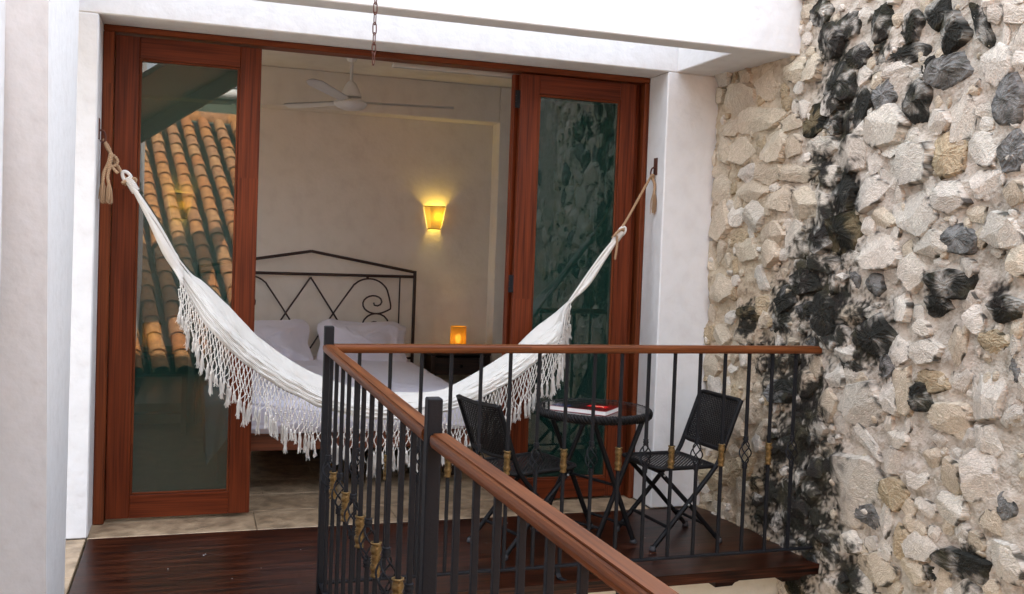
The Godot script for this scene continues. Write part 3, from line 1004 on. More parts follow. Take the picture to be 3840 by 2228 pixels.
func stone_wall() -> void:
	stain_grid.resize(150 * 225)
	for gj in 225:
		for gi in 150:
			var u := gi / 50.0 - 0.2
			var h := gj / 50.0 - 1.0
			var s := -0.28
			for b in stain_blobs:
				var d: float = Vector2(u - b[0] * 0.01, (h - b[1] * 0.01) * 0.85).length() / (b[2] * 0.0118)
				s = maxf(s, 0.98 - 0.74 * d)
			stain_grid[gj * 150 + gi] = s
	var U := Vector3(0.0518, 0, 1).normalized()
	var Wn := Vector3(-1, 0, 0.0518).normalized()
	var wall := Node3D.new()
	wall.name = numbered("stone_wall")
	add_child(wall)
	wall.transform = Transform3D(Basis(U, Vector3.UP, Wn), Vector3(3.3, 0, 0))
	tag(wall, "rough coral-stone wall streaked with black lichen on the right of the terrace", "stone wall")

	# places of the stones: the large ones, then small ones between them
	var list := []
	for s in wall_stones():
		list.append([Vector2(s[0], s[1]) * 0.005, Vector2(s[2], s[3]) * 0.005 * 1.13, deg_to_rad(s[4]), s[5]])
	var tries := 0
	while list.size() < 300 and tries < 30000:
		tries += 1
		var at := Vector2(rng.randf_range(0.0, 2.4), rng.randf_range(-0.6, 2.85))
		if at.y > 2.5 and at.x < 0.72:
			continue
		var r := Vector2(rng.randf_range(0.035, 0.072), rng.randf_range(0.035, 0.075))
		if tries > 5000:
			r *= 0.62
		var free := true
		for q in list:
			var d: Vector2 = at - q[0]
			if absf(d.x) < 0.3 and absf(d.y) < 0.3 and (d / (q[1] * 0.86 + r * 0.72)).length() < 1.0:
				free = false
				break
		if free:
			var kind: String = ["cream", "cream", "white", "tan"][rng.randi() % 4] if at.x < 0.7 else ["white", "white", "cream", "fan", "cream", "white", "fan", "grey"][rng.randi() % 8]
			list.append([at, r, rng.randf_range(-0.6, 0.6), kind])

	# mortar between and around them
	var du := 0.0125
	var nu := 202
	var nv := 312
	var rise := PackedFloat32Array()
	rise.resize(nu * nv)
	for q in list:
		var c: Vector2 = q[0]
		var r: Vector2 = q[1]
		for j in range(maxi(0, int((c.y - r.y * 1.7 + 1.0) / du)), mini(nv, int((c.y + r.y * 1.7 + 1.0) / du) + 1)):
			for i in range(maxi(0, int((c.x - r.x * 1.7 + 0.1) / du)), mini(nu, int((c.x + r.x * 1.7 + 0.1) / du) + 1)):
				var d := Vector2((i * du - 0.1 - c.x) / r.x, (j * du - 1.0 - c.y) / r.y).length()
				d *= 1.0 + 0.45 * lichen.get_noise_2d(i * du * 0.8, j * du * 0.8)
				var lift := 0.009 * (1.0 - smoothstep(0.8, 1.5, d))
				rise[j * nu + i] = maxf(rise[j * nu + i], lift)
	var n1 := fnl(71, 2.4, 3)
	var n2 := fnl(72, 13.0, 4)
	var grid := []
	var cols := []
	for j in nv:
		for i in nu:
			var u := i * du - 0.1
			var h := j * du - 1.0
			var w := n1.get_noise_2d(u, h) * 0.018 + n2.get_noise_2d(u, h) * 0.009 + rise[j * nu + i] - 0.006
			grid.append(Vector3(u, h, w))
			var base := Color(0.54, 0.445, 0.325).lerp(Color(0.575, 0.515, 0.44), smoothstep(0.35, 1.0, u))
			cols.append(wall_colour(u, h, base))
	var m := M.new()
	m.tinted = true
	m.sheet(grid, nu, false, cols)
	put("mortar", m, K.mortar, wall, true)
	# the body of the wall behind, and its run beyond
	piece("core", Vector3(0.9, 0.82, -0.24), Vector3(2.4, 4.44, 0.36), K.plaster_cream, wall)
	var far := M.new()
	far.tinted = true
	grid = []
	cols = []
	for j in 51:
		for i in 60:
			var u := 2.40 + i * 0.10
			var h := -1.0 + j * 0.08
			grid.append(Vector3(u, h, n1.get_noise_2d(u, h) * 0.022 + n2.get_noise_2d(u, h) * 0.012))
			cols.append(wall_colour(u, h, Color(0.45, 0.41, 0.365)))
	far.sheet(grid, 60, false, cols)
	put("mortar", far, K.mortar, wall, true)
	var up := M.new()
	up.tinted = true
	grid = []
	cols = []
	for j in 4:
		for i in 70:
			var u := -0.1 + i * 0.036
			var h := 2.86 + j * 0.06
			grid.append(Vector3(u, h, n1.get_noise_2d(u, h) * 0.022 - 0.004))
			cols.append(wall_colour(u, h, Color(0.45, 0.41, 0.365)))
	up.sheet(grid, 70, false, cols)
	put("mortar", up, K.mortar, wall, true)
	piece("core", Vector3(5.3, 0.82, -0.24), Vector3(6.3, 4.44, 0.36), K.plaster_cream, wall)
	var k := 0
	for q in list:
		var r: Vector2 = q[1]
		var big := maxf(r.x, r.y) > 0.06
		var sm := stone_shape(r.x, r.y, q[3], q[0], 1000 + k, 40 if big else 24, 8)
		var o := put("stone", sm, K.stone, wall, false)
		o.position = Vector3(q[0].x, q[0].y, rng.randf_range(-0.004, 0.010))
		o.rotation.z = q[2]
		k += 1
	# smaller stones filling the gaps
	var more := []
	tries = 0
	while more.size() < 260 and tries < 20000:
		tries += 1
		var at := Vector2(rng.randf_range(0.0, 2.4), rng.randf_range(-0.6, 2.85))
		var r := Vector2(rng.randf_range(0.020, 0.048), rng.randf_range(0.020, 0.050))
		if at.y > 2.5 and at.x < 0.72:
			continue
		var free := true
		for q in list + more:
			var d: Vector2 = at - q[0]
			if absf(d.x) < 0.25 and absf(d.y) < 0.25 and (d / (q[1] * 0.82 + r * 0.66)).length() < 1.0:
				free = false
				break
		if free:
			more.append([at, r])
	var fill := M.new()
	fill.tinted = true
	for q in more:
		var at: Vector2 = q[0]
		var sm := stone_shape(q[1].x, q[1].y, ["cream", "cream", "white", "tan"][rng.randi() % 4] if at.x < 0.7 else ["white", "cream", "white", "fan", "white", "cream"][rng.randi() % 6], at, 7000 + int(at.x * 1000.0) * 7 + int(at.y * 1000.0), 18, 8)
		var first := fill.v.size()
		for i in sm.v.size():
			fill.p(sm.v[i] + Vector3(at.x, at.y, n1.get_noise_2d(at.x, at.y) * 0.020), sm.uv[i], sm.col[i])
		for i in sm.idx:
			fill.idx.append(first + i)
	put("fill_stones", fill, K.stone, wall).set_meta("kind", "stuff")
	# chips of coral pressed into the mortar between the larger stones
	var chips := M.new()
	chips.tinted = true
	for t in 380:
		var at := Vector2(rng.randf_range(0.0, 2.4), rng.randf_range(-0.6, 2.85))
		if at.y > 2.5 and at.x < 0.72:
			continue
		var r := Vector2(rng.randf_range(0.010, 0.028), rng.randf_range(0.010, 0.028))
		var sm := stone_shape(r.x, r.y, ["cream", "tan", "cream", "white"][rng.randi() % 4] if at.x < 0.7 else ["white", "cream", "cream", "white"][rng.randi() % 4], at, 5000 + t, 9, 4)
		var bi := clampi(int((at.y + 1.0) / du), 0, nv - 1) * nu + clampi(int((at.x + 0.1) / du), 0, nu - 1)
		var first := chips.v.size()
		for i in sm.v.size():
			chips.p(sm.v[i] + Vector3(at.x, at.y, n1.get_noise_2d(at.x, at.y) * 0.018 + rise[bi] - 0.006), sm.uv[i], sm.col[i])
		for i in sm.idx:
			chips.idx.append(first + i)
	put("coral_chips", chips, K.stone, wall, true).set_meta("kind", "stuff")
	# stones beyond the picture's edge, which only the glass shows
	var rest := M.new()
	rest.tinted = true
	for t in 260:
		var at := Vector2(rng.randf_range(2.45, 6.5), rng.randf_range(-0.6, 3.0))
		var r := Vector2(rng.randf_range(0.05, 0.11), rng.randf_range(0.05, 0.11))
		var sm := stone_shape(r.x, r.y, ["white", "cream", "fan", "grey", "black", "tan"][rng.randi() % 6], at, 3000 + t, 12, 4)
		var first := rest.v.size()
		for i in sm.v.size():
			rest.p(sm.v[i] + Vector3(at.x, at.y, 0), sm.uv[i], sm.col[i])
		for i in sm.idx:
			rest.idx.append(first + i)
	var ro := put("rubble", rest, K.stone, wall, true)
	ro.set_meta("kind", "stuff")


func leaf(o: Node3D, w: float, h: float, sl: float, sr: float, rt: float, rb: float) -> void:
	# a glazed door leaf in its own axes: hinge side at x = 0, foot at y = 0, front at z = 0.02
	piece("stile", Vector3(sl * 0.5, h * 0.5, 0), Vector3(sl, h, 0.04), K.door, o, 0.003, 1)
	piece("stile", Vector3(w - sr * 0.5, h * 0.5, 0), Vector3(sr, h, 0.04), K.door, o, 0.003, 1)
	var rw := w - sl - sr - 0.001
	var cx := (sl + w - sr) * 0.5
	piece("rail", Vector3(cx, h - rt * 0.5, -0.0005), Vector3(rw, rt, 0.038), K.door, o, 0.002, 0)
	piece("rail", Vector3(cx, rb * 0.5, -0.0005), Vector3(rw, rb, 0.038), K.door, o, 0.002, 0)
	var gh := h - rt - rb
	var pane := piece("pane", Vector3(cx, rb + gh * 0.5, -0.004), Vector3(rw - 0.002, gh - 0.002, 0.006), K.glass, o)
	pane.name = "pane"
	for e in 2:          # glazing beads
		piece("bead", Vector3(cx, rb + 0.006 if e == 0 else h - rt - 0.006, 0.005), Vector3(rw - 0.024, 0.011, 0.011), K.door_edge, o, 0.002, 0)
		piece("bead", Vector3(sl + 0.006 if e == 0 else w - sr - 0.006, rb + gh * 0.5, 0.005), Vector3(0.011, gh - 0.001, 0.011), K.door_edge, o, 0.002, 1)


func hinge(o: Node3D, at: Vector3) -> void:
	var m := M.new()
	m.box(Vector3(0.0, 0, 0), Vector3(0.030, 0.10, 0.005), 0.001)
	for k in 3:
		m.tube([Vector3(-0.017, -0.049 + k * 0.0335, 0.002), Vector3(-0.017, -0.018 + k * 0.0335, 0.002)], 0.006, 8)
	var h := put("hinge", m, K.iron, o)
	h.position = at


func doors() -> void:
	var fr := thing("door_frame", "red-brown wooden frame lining the wide door opening", "door frame", Vector3(1.4925, 0, -0.28))
	piece("jamb", Vector3(-1.4655, 1.2335, 0), Vector3(0.052, 2.467, 0.11), K.door_edge, fr, 0.005, 1)
	piece("jamb", Vector3(1.4755, 1.2335, 0), Vector3(0.032, 2.467, 0.11), K.door_edge, fr, 0.005, 1)
	piece("head", Vector3(0, 2.483, 0), Vector3(2.983, 0.032, 0.112), K.door_edge, fr, 0.005, 0)
	piece("rebate", Vector3(1.43, 1.2335, -0.035), Vector3(0.058, 2.466, 0.035), K.door, fr, 0.002, 1)

	var a := thing("glazed_door", "left glazed wooden door, its pane mirroring a tiled roof", "door", Vector3(0.056, 0.018, -0.275))
	leaf(a, 0.707, 2.44, 0.114, 0.107, 0.108, 0.118)
	var b := thing("glazed_door", "right glazed wooden door behind the round table", "door", Vector3(2.19, 0.014, -0.275))
	leaf(b, 0.722, 2.447, 0.115, 0.100, 0.110, 0.114)
	hinge(b, Vector3(-0.006, 2.30, 0.012))
	hinge(b, Vector3(-0.006, 1.25, 0.012))
	var c := thing("glazed_door", "glazed wooden door folded back behind the right-hand one", "door", Vector3(2.166, 0.014, -0.325), deg_to_rad(12.5))
	leaf(c, 0.72, 2.447, 0.115, 0.110, 0.110, 0.114)
	var bolt := M.new()
	bolt.box(Vector3(0.66, 1.95, 0.024), Vector3(0.012, 0.34, 0.008), 0.002)
	bolt.lathe([[0.0, 0.0], [0.008, 0.003], [0.008, 0.016], [0.0, 0.018]], 8, Transform3D(Basis(Vector3.RIGHT, PI / 2), Vector3(0.66, 1.80, 0.028)))
	put("bolt", bolt, K.steel, c)


func deck() -> void:
	var d := thing("timber_deck", "dark polished timber deck in front of the bedroom", "deck")
	for i in 9:
		var z := 0.004 + i * 0.119
		piece("plank", Vector3(1.68, -0.0265 + rng.randf_range(-0.0002, 0.0002), z + 0.0585), Vector3(3.355, 0.05, 0.1189), K.deck, d, 0.0003, 0)
	for i in 36:
		var z := 1.0752 + i * 0.119
		piece("plank", Vector3(0.53, -0.0265 + rng.randf_range(-0.0002, 0.0002), z + 0.0585), Vector3(1.055, 0.05, 0.1189), K.deck, d, 0.0003, 0)
	var ogee := PackedVector2Array([Vector2(0.0, 0.002), Vector2(0.0, -0.050), Vector2(0.091, -0.048), Vector2(0.098, -0.040), Vector2(0.106, -0.033), Vector2(0.120, -0.030), Vector2(0.134, -0.022), Vector2(0.143, -0.010), Vector2(0.146, 0.002)])
	for x in [2.835, 3.202, 2.36, 1.88, 1.40]:
		var m := M.new()
		m.prism(ogee, -0.30, 0.0, Transform3D(), woff())
		var o := put("joist_end", m, K.deck, d)
		o.position = Vector3(x, -0.0535, 1.0)
	var em := M.new()
	em.box(Vector3(0.53, -0.16, 3.3), Vector3(1.02, 0.2, 4.3))
	put("bearer", em, K.dark_wood, d)


func baluster_meshes() -> Dictionary:
	var out := {}
	var top := 0.958
	# plain shaft with a turned brass collar round it
	var s := M.new()
	s.box(Vector3(0, 0.055 + top * 0.5, 0), Vector3(0.0142, top, 0.0142), 0.0015)
	out.shaft = s.mesh()
	# shaft in two lengths, for the basket between
	var t := M.new()
	t.box(Vector3(0, 0.055 + 0.205, 0), Vector3(0.0142, 0.41, 0.0142), 0.0015)
	t.box(Vector3(0, 0.805, 0), Vector3(0.0142, 0.41, 0.0142), 0.0015)
	out.split = t.mesh()
	var c := M.new()
	c.lathe([[0.0, 0.476], [0.0142, 0.476], [0.0159, 0.480], [0.0129, 0.485], [0.0138, 0.493], [0.0172, 0.503], [0.0163, 0.512], [0.0116, 0.519], [0.0159, 0.5225], [0.0116, 0.526], [0.0163, 0.530], [0.0116, 0.534], [0.0159, 0.5375], [0.0116, 0.541], [0.0151, 0.549], [0.0172, 0.558], [0.0155, 0.567], [0.0125, 0.572], [0.0168, 0.576], [0.0172, 0.580], [0.0129, 0.581], [0.0075, 0.578]], 18)
	out.collar = c.mesh(true)
	var k := M.new()
	for r in 4:
		var pts := []
		for i in 13:
			var f := i / 12.0
			var a := TAU * (r / 4.0 + f * 0.5)
			var rr := 0.006 + 0.0215 * pow(sin(PI * f), 0.8)
			pts.append(Vector3(rr * cos(a), lerpf(0.484, 0.590, f), rr * sin(a)))
		k.tube(pts, 0.0033, 6)
	out.basket = k.mesh(true)
	var f := M.new()
	f.lathe([[0.007, 0.0], [0.0125, 0.001], [0.0125, 0.005], [0.0105, 0.007], [0.0130, 0.012], [0.0130, 0.018], [0.0105, 0.022], [0.0125, 0.024], [0.0125, 0.028], [0.007, 0.029]], 14)
	out.ferrule = f.mesh(true)
	return out


func rail_profile(m: M, a: Vector3, b: Vector3, off: Vector2) -> void:
	# hardwood handrail, flat on top with a groove along each shoulder and a rounded belly
	var half := [[0.0155, 0.0], [0.0158, -0.0045], [0.0180, -0.0048], [0.0190, -0.0030], [0.0220, -0.0058], [0.0238, -0.0115], [0.0238, -0.0190], [0.0218, -0.0265], [0.0180, -0.0325], [0.0115, -0.0365]]
	var prof := []
	for q in half:
		prof.append(Vector2(q[0], q[1]))
	for i in range(half.size() - 1, -1, -1):
		prof.append(Vector2(-half[i][0], half[i][1]))
	var dir := (b - a).normalized()
	var side := dir.cross(Vector3.UP).normalized()
	var n := prof.size()
	var run := 0.0
	for i in n:
		var p0: Vector2 = prof[i]
		var p1: Vector2 = prof[(i + 1) % n]
		var w := p0.distance_to(p1)
		var q0 := side * p0.x + Vector3.UP * p0.y
		var q1 := side * p1.x + Vector3.UP * p1.y
		var l := a.distance_to(b)
		m.face(a + q1, a + q0, b + q0, b + q1, Vector2(0, run + w) + off, Vector2(0, run) + off, Vector2(l, run) + off, Vector2(l, run + w) + off)
		run += w
	for e in 2:
		var at := a if e == 0 else b
		var c := m.p(at + Vector3(0, -0.02, 0), off)
		for i in n:
			var i0 := m.p(at + side * prof[i].x + Vector3.UP * prof[i].y, off + prof[i])
			var i1 := m.p(at + side * prof[(i + 1) % n].x + Vector3.UP * prof[(i + 1) % n].y, off + prof[(i + 1) % n])
			if e == 0:
				m.tri(c, i0, i1)
			else:
				m.tri(c, i1, i0)


func railing() -> void:
	var o := Vector3(0.984, 0, 1.0)
	var r := thing("terrace_railing", "black wrought-iron railing with brown wooden handrail turning the deck's corner", "railing", o)
	piece("post", Vector3(0, 0.560, 0), Vector3(0.038, 1.12, 0.038), K.iron, r, 0.003, 1)
	piece("post", Vector3(-0.007, 0.558, 1.85), Vector3(0.035, 1.117, 0.035), K.iron, r, 0.003, 1)
	for seg in [[Vector3(0.020, 1.046, 0), Vector3(2.40, 1.046, 0)], [Vector3(0.0, 1.0455, 0.0), Vector3(-0.005, 1.044, 1.828)], [Vector3(0.004, 1.038, 1.872), Vector3(0.060, 1.040, 3.9)]]:
		var m := M.new()
		rail_profile(m, seg[0], seg[1], woff())
		put("handrail", m, K.rail, r)
	for seg in [[Vector3(0.02, 0.055, 0), Vector3(2.39, 0.055, 0)], [Vector3(0, 0.055, 0.02), Vector3(-0.004, 0.055, 1.828)], [Vector3(0.004, 0.055, 1.872), Vector3(0.055, 0.055, 3.9)]]:
		var m := M.new()
		var a: Vector3 = seg[0]
		var b: Vector3 = seg[1]
		m.box(Vector3.ZERO, Vector3(a.distance_to(b), 0.010, 0.026), 0.001, 0, Transform3D(Basis(Vector3.UP, -atan2(b.z - a.z, b.x - a.x)), (a + b) * 0.5))
		put("bottom_bar", m, K.iron, r)
	var B := baluster_meshes()
	var spots := []
	var kind := 1
	for x in [1.113, 1.243, 1.377, 1.507, 1.640, 1.773, 1.907, 2.038, 2.172, 2.305, 2.440, 2.573, 2.705, 2.836, 2.965, 3.092, 3.222]:
		spots.append([Vector3(x, 0, 1.0) - o, kind])
		kind = 1 - kind
	kind = 1
	for z in [1.12, 1.27, 1.43, 1.58, 1.74, 1.89, 2.04, 2.18, 2.335, 2.50, 2.635, 2.74]:
		spots.append([Vector3(0.982, 0, z) - o, kind])
		kind = 1 - kind
	for k in 14:
		var z := 3.015 + k * 0.1315
		spots.append([Vector3(0.990 + (z - 2.87) * 0.0275, 0, z) - o, k % 2])
	for s in spots:
		var b := put("baluster", B.split if s[1] else B.shaft, K.iron, r)
		b.position = s[0]
		if s[1]:
			var k := put("basket", B.basket, K.iron, b, true)
			k.rotation.y = rng.randf() * TAU
			put("ferrule", B.ferrule, K.iron, b, true).position.y = 0.460
			put("ferrule", B.ferrule, K.iron, b, true).position.y = 0.585
		else:
			put("brass_collar", B.collar, K.brass, b, true)
	var st := M.new()
	var pts := [Vector3(0, 0.052, 0), Vector3(0, 0.022, 0.004), Vector3(0.004, 0.006, 0.014), Vector3(0.012, 0.003, 0.036), Vector3(0.014, 0.004, 0.046)]
	for i in pts.size() - 1:
		var a: Vector3 = pts[i]
		var b: Vector3 = pts[i + 1]
		var d := (b - a).normalized()
		var up := Vector3.RIGHT.cross(d).normalized()
		st.box(Vector3.ZERO, Vector3(0.022, 0.005, a.distance_to(b) + 0.004), 0.0005, 0, Transform3D(Basis(Vector3.RIGHT, up, d), (a + b) * 0.5))
	var so := put("foot", st, K.iron, r)
	so.position = Vector3(2.03, 0, 1.0) - o


func weave(m: M, w: float, h: float, pitch: float, xf: Transform3D, bow := 0.0) -> void:
	# flat strands over and under one another, in the x, y plane of xf, with small gaps between
	var nx := int(w / pitch)
	var ny := int(h / pitch)
	var lift := pitch * 0.16
	for dir in 2:
		var n := nx if dir == 0 else ny
		var l := ny if dir == 0 else nx
		for i in n:
			var a := (i + 0.5) / n - 0.5
			var hw := 0.43 / n
			for k in l:
				var s0 := k / float(l) - 0.5
				var s1 := (k + 1) / float(l) - 0.5
				var sg := 1.0 if (i + k + dir) % 2 == 0 else -1.0
				var mid := (s0 + s1) * 0.5
				var q := []
				for e in [[a - hw, s0, 0.0], [a + hw, s0, 0.0], [a + hw, mid, lift * sg], [a - hw, mid, lift * sg], [a + hw, s1, 0.0], [a - hw, s1, 0.0]]:
					var x: float = (e[0] if dir == 0 else e[1]) * w
					var y: float = (e[1] if dir == 0 else e[0]) * h
					q.append(xf * Vector3(x, y, e[2] - bow * (1.0 - pow(2.0 * x / w, 2.0))))
				if dir == 0:
					m.face(q[0], q[1], q[2], q[3])
					m.face(q[3], q[2], q[4], q[5])
				else:
					m.face(q[1], q[0], q[3], q[2])
					m.face(q[2], q[3], q[5], q[4])


func band(m: M, pts: Array, w: float, t: float, lateral: Vector3) -> void:
	# a flat bar through points; w across "lateral", t thick
	for i in pts.size() - 1:
		var a: Vector3 = pts[i]
		var b: Vector3 = pts[i + 1]
		var d := (b - a).normalized()
		var n := d.cross(lateral).normalized()
		m.box(Vector3.ZERO, Vector3(w, a.distance_to(b) + t * 0.3, t), t * 0.2, 1, Transform3D(Basis(lateral, d, lateral.cross(d)), (a + b) * 0.5))


func make_chair(label: String) -> Node3D:
	# folding wicker chair; front towards +x, floor at y = 0
	var c := thing("folding_chair", label, "chair", Vector3.ZERO, 0.0, "black wicker folding chairs at the round table")
	for s in [-1, 1]:
		var z: float = s * 0.178
		# front foot up and back into the back post
		var m := M.new()
		m.tube(curve([Vector3(0.205, 0.012, z), Vector3(0.03, 0.20, z), Vector3(-0.135, 0.385, z), Vector3(-0.172, 0.44, z), Vector3(-0.20, 0.51, z), Vector3(-0.288, 0.735, z)], 26), 0.0125, 8)
		put("leg", m, K.black_tube, c, true)
		var r := M.new()
		r.tube([Vector3(-0.205, 0.012, z - s * 0.026), Vector3(-0.02, 0.205, z - s * 0.026), Vector3(0.165, 0.385, z - s * 0.026)], 0.0120, 8)
		put("leg", r, K.black_tube, c, true)
		for x in [0.205, -0.205]:
			var ft := M.new()
			ft.lathe([[0.0, 0.0], [0.017, 0.0], [0.0165, 0.014], [0.013, 0.026]], 12, Transform3D(Basis(), Vector3(x, 0, z - (0.0 if x > 0 else s * 0.026))))
			put("foot", ft, K.rubber, c, true)
		for q in [Vector3(0.012, 0.218, z + s * 0.012), Vector3(0.145, 0.368, z - s * 0.012)]:
			var bo := M.new()
			bo.lathe([[0.0, 0.0], [0.007, 0.0], [0.006, 0.004], [0.0, 0.005]], 8, Transform3D(Basis(Vector3.RIGHT, s * PI / 2), q))
			put("bolt", bo, K.steel, c, true)
	for q in [[Vector3(0.115, 0.108, -0.17), Vector3(0.115, 0.108, 0.17)], [Vector3(-0.12, 0.10, -0.15), Vector3(-0.12, 0.10, 0.15)], [Vector3(0.162, 0.383, -0.15), Vector3(0.162, 0.383, 0.15)]]:
		var m := M.new()
		m.tube(q, 0.009, 8)
		put("stretcher", m, K.black_tube, c, true)
	# seat: woven mat in a bound rim
	var seat := M.new()
	weave(seat, 0.355, 0.335, 0.0105, Transform3D(Basis(Vector3(1, 0.03, 0).normalized(), Vector3(0, 0, -1), Vector3(-0.03, 1, 0).normalized()), Vector3(0.02, 0.405, 0)), 0.004)
	var so := put("seat", seat, K.wicker, c)
	var rim := []
	for k in 49:
		var a := TAU * k / 48.0
		rim.append(Vector3(0.02 + signf(cos(a)) * pow(absf(cos(a)), 0.22) * 0.182, 0.402 + 0.006 * cos(a), signf(sin(a)) * pow(absf(sin(a)), 0.22) * 0.172))
	var rm := M.new()
	rm.tube(rim, 0.0115, 8, false)
	put("rim", rm, K.wicker, so, true)
	# back: a woven panel, slightly hollow, wrapped over the posts
	var bdir := Vector3(-0.088, 0.225, 0).normalized()
	var bmid := Vector3(-0.238, 0.607, 0)
	var bx := Transform3D(Basis(Vector3(0, 0, -1), bdir, Vector3(0, 0, -1).cross(bdir)), bmid)
	var back := M.new()
	weave(back, 0.350, 0.262, 0.0105, bx, 0.022)
	var bo2 := put("back", back, K.wicker, c)
	var edge := []
	for k in 61:
		var a := TAU * k / 60.0
		var x := signf(cos(a)) * pow(absf(cos(a)), 0.16) * 0.178
		var y := signf(sin(a)) * pow(absf(sin(a)), 0.16) * 0.136
		edge.append(bx * Vector3(x, y, -0.022 * (1.0 - pow(x / 0.178, 2.0))))
	var em := M.new()
	em.tube(edge, 0.0115, 8, false)
	put("rim", em, K.wicker, bo2, true)
	return c


func furniture() -> void:
	var a := make_chair("black wicker folding chair right of the table, against the stone wall")
	a.position = Vector3(2.823, 0, 0.535)
	a.rotation.y = PI + 0.09
	copy_of(a, "black wicker folding chair left of the table, partly behind the handrail", Vector3(2.030, 0, 0.500), 0.29)

	var t := thing("bistro_table", "small round black wicker table with a glass top", "table", Vector3(2.425, 0, 0.43))
	var gl := M.new()
	gl.lathe([[0.0, 0.660], [0.270, 0.660], [0.2725, 0.6615], [0.2725, 0.6645], [0.270, 0.666], [0.0, 0.666]], 72)
	put("glass_top", gl, K.table_glass, t, false)
	for b in 3:              # plaited rim
		var path := []
		for k in 241:
			var th := TAU * k / 240.0
			var ph := TAU * (k / 240.0 * 34.0 + b / 3.0)
			path.append(Vector3((0.281 + 0.0085 * cos(ph)) * cos(th), 0.646 + 0.015 * sin(ph), (0.281 + 0.0085 * cos(ph)) * sin(th)))
		var m := M.new()
		m.tube(path, 0.0095, 6, false)
		put("rim_strand", m, K.wicker, t, true)
	var hoop := []
	for k in 65:
		hoop.append(Vector3(0.266 * cos(TAU * k / 64), 0.650, 0.266 * sin(TAU * k / 64)))
	var hm := M.new()
	hm.tube(hoop, 0.009, 6, false)
	put("hoop", hm, K.black_tube, t, true)
	for q in [[Vector3(0.200, 0.640, 0.165), Vector3(-0.050, 0.012, 0.185)], [Vector3(-0.080, 0.640, 0.165), Vector3(0.172, 0.012, 0.160)], [Vector3(0.03, 0.640, -0.13), Vector3(-0.235, 0.012, -0.12)], [Vector3(-0.20, 0.640, -0.13), Vector3(0.06, 0.012, -0.13)]]:
		var m := M.new()
		m.tube(q, 0.0135, 8)
		put("leg", m, K.black_tube, t, true)
		var ft := M.new()
		ft.lathe([[0.0, 0.0], [0.017, 0.0], [0.0165, 0.012], [0.0135, 0.022]], 12, Transform3D(Basis(), Vector3(q[1].x, 0, q[1].z)))
		put("foot", ft, K.rubber, t, true)
	for q in [[Vector3(-0.018, 0.09, 0.182), Vector3(-0.205, 0.09, -0.12)], [Vector3(0.14, 0.09, 0.16), Vector3(0.03, 0.09, -0.13)], [Vector3(0.06, 0.30, 0.174), Vector3(-0.07, 0.30, -0.13)]]:
		var m := M.new()
		m.tube(q, 0.008, 8)
		put("stretcher", m, K.black_tube, t, true)

	# magazine on the glass
	var bk := thing("magazine", "thick magazine with a dark red cover lying on the glass table", "magazine", Vector3(2.335, 0.6664, 0.515), -0.785)
	var pg := M.new()
	pg.box(Vector3(0, 0.0115, 0), Vector3(0.298, 0.019, 0.188), 0.0)
	for k in 4:
		pg.box(Vector3(0.001, 0.004 + k * 0.0048, 0.0005), Vector3(0.2988, 0.0006, 0.1890), 0.0)
	put("pages", pg, K.paper, bk)
	var im := Image.create(256, 192, false, Image.FORMAT_RGB8)
	var nn := fnl(90, 0.02, 3)
	for y in 192:
		for x in 256:
			var f := x / 255.0
			var c := Color(0.05, 0.045, 0.06).lerp(Color(0.35, 0.02, 0.04), smoothstep(0.25, 0.9, f + 0.25 * nn.get_noise_2d(x, y)))
			if x < 80 and y > 120:
				c = c.lerp(Color(0.12, 0.16, 0.45), 0.6 + 0.6 * nn.get_noise_2d(x * 2.0, y * 2.0))
			if x > 135 and x < 225 and y > 46 and y < 104:
				c = Color(0.78, 0.05, 0.07)
				var gx := (x - 150) / 12.0
				if x > 152 and x < 212 and absf((y - 75) - 12.0 * sin(gx * 2.1) * cos(gx * 0.7)) < 4.0:
					c = Color(0.95, 0.86, 0.70)
			im.set_pixel(x, y, c)
	var cvm := mat(Color.WHITE, 0.22, 0.0, ImageTexture.create_from_image(im))
	var cv := M.new()
	cv.face(Vector3(-0.15, 0.0232, 0.095), Vector3(0.15, 0.0232, 0.095), Vector3(0.15, 0.0232, -0.095), Vector3(-0.15, 0.0232, -0.095), Vector2(0, 1), Vector2(1, 1), Vector2(1, 0), Vector2(0, 0))
	put("cover", cv, cvm, bk)
	var bc := M.new()
	bc.box(Vector3(0, 0.0218, 0), Vector3(0.301, 0.0016, 0.191), 0.0)
	bc.box(Vector3(0, 0.0012, 0), Vector3(0.301, 0.0016, 0.191), 0.0)
	put("cover_edge", bc, mat(lin(0.25, 0.02, 0.03), 0.3), bk)


func path_mm(l: Array, z: float) -> Array:
	var out := []
	for q in l:
		out.append(Vector3(q[0] * 0.001, q[1] * 0.001, z))
	return out


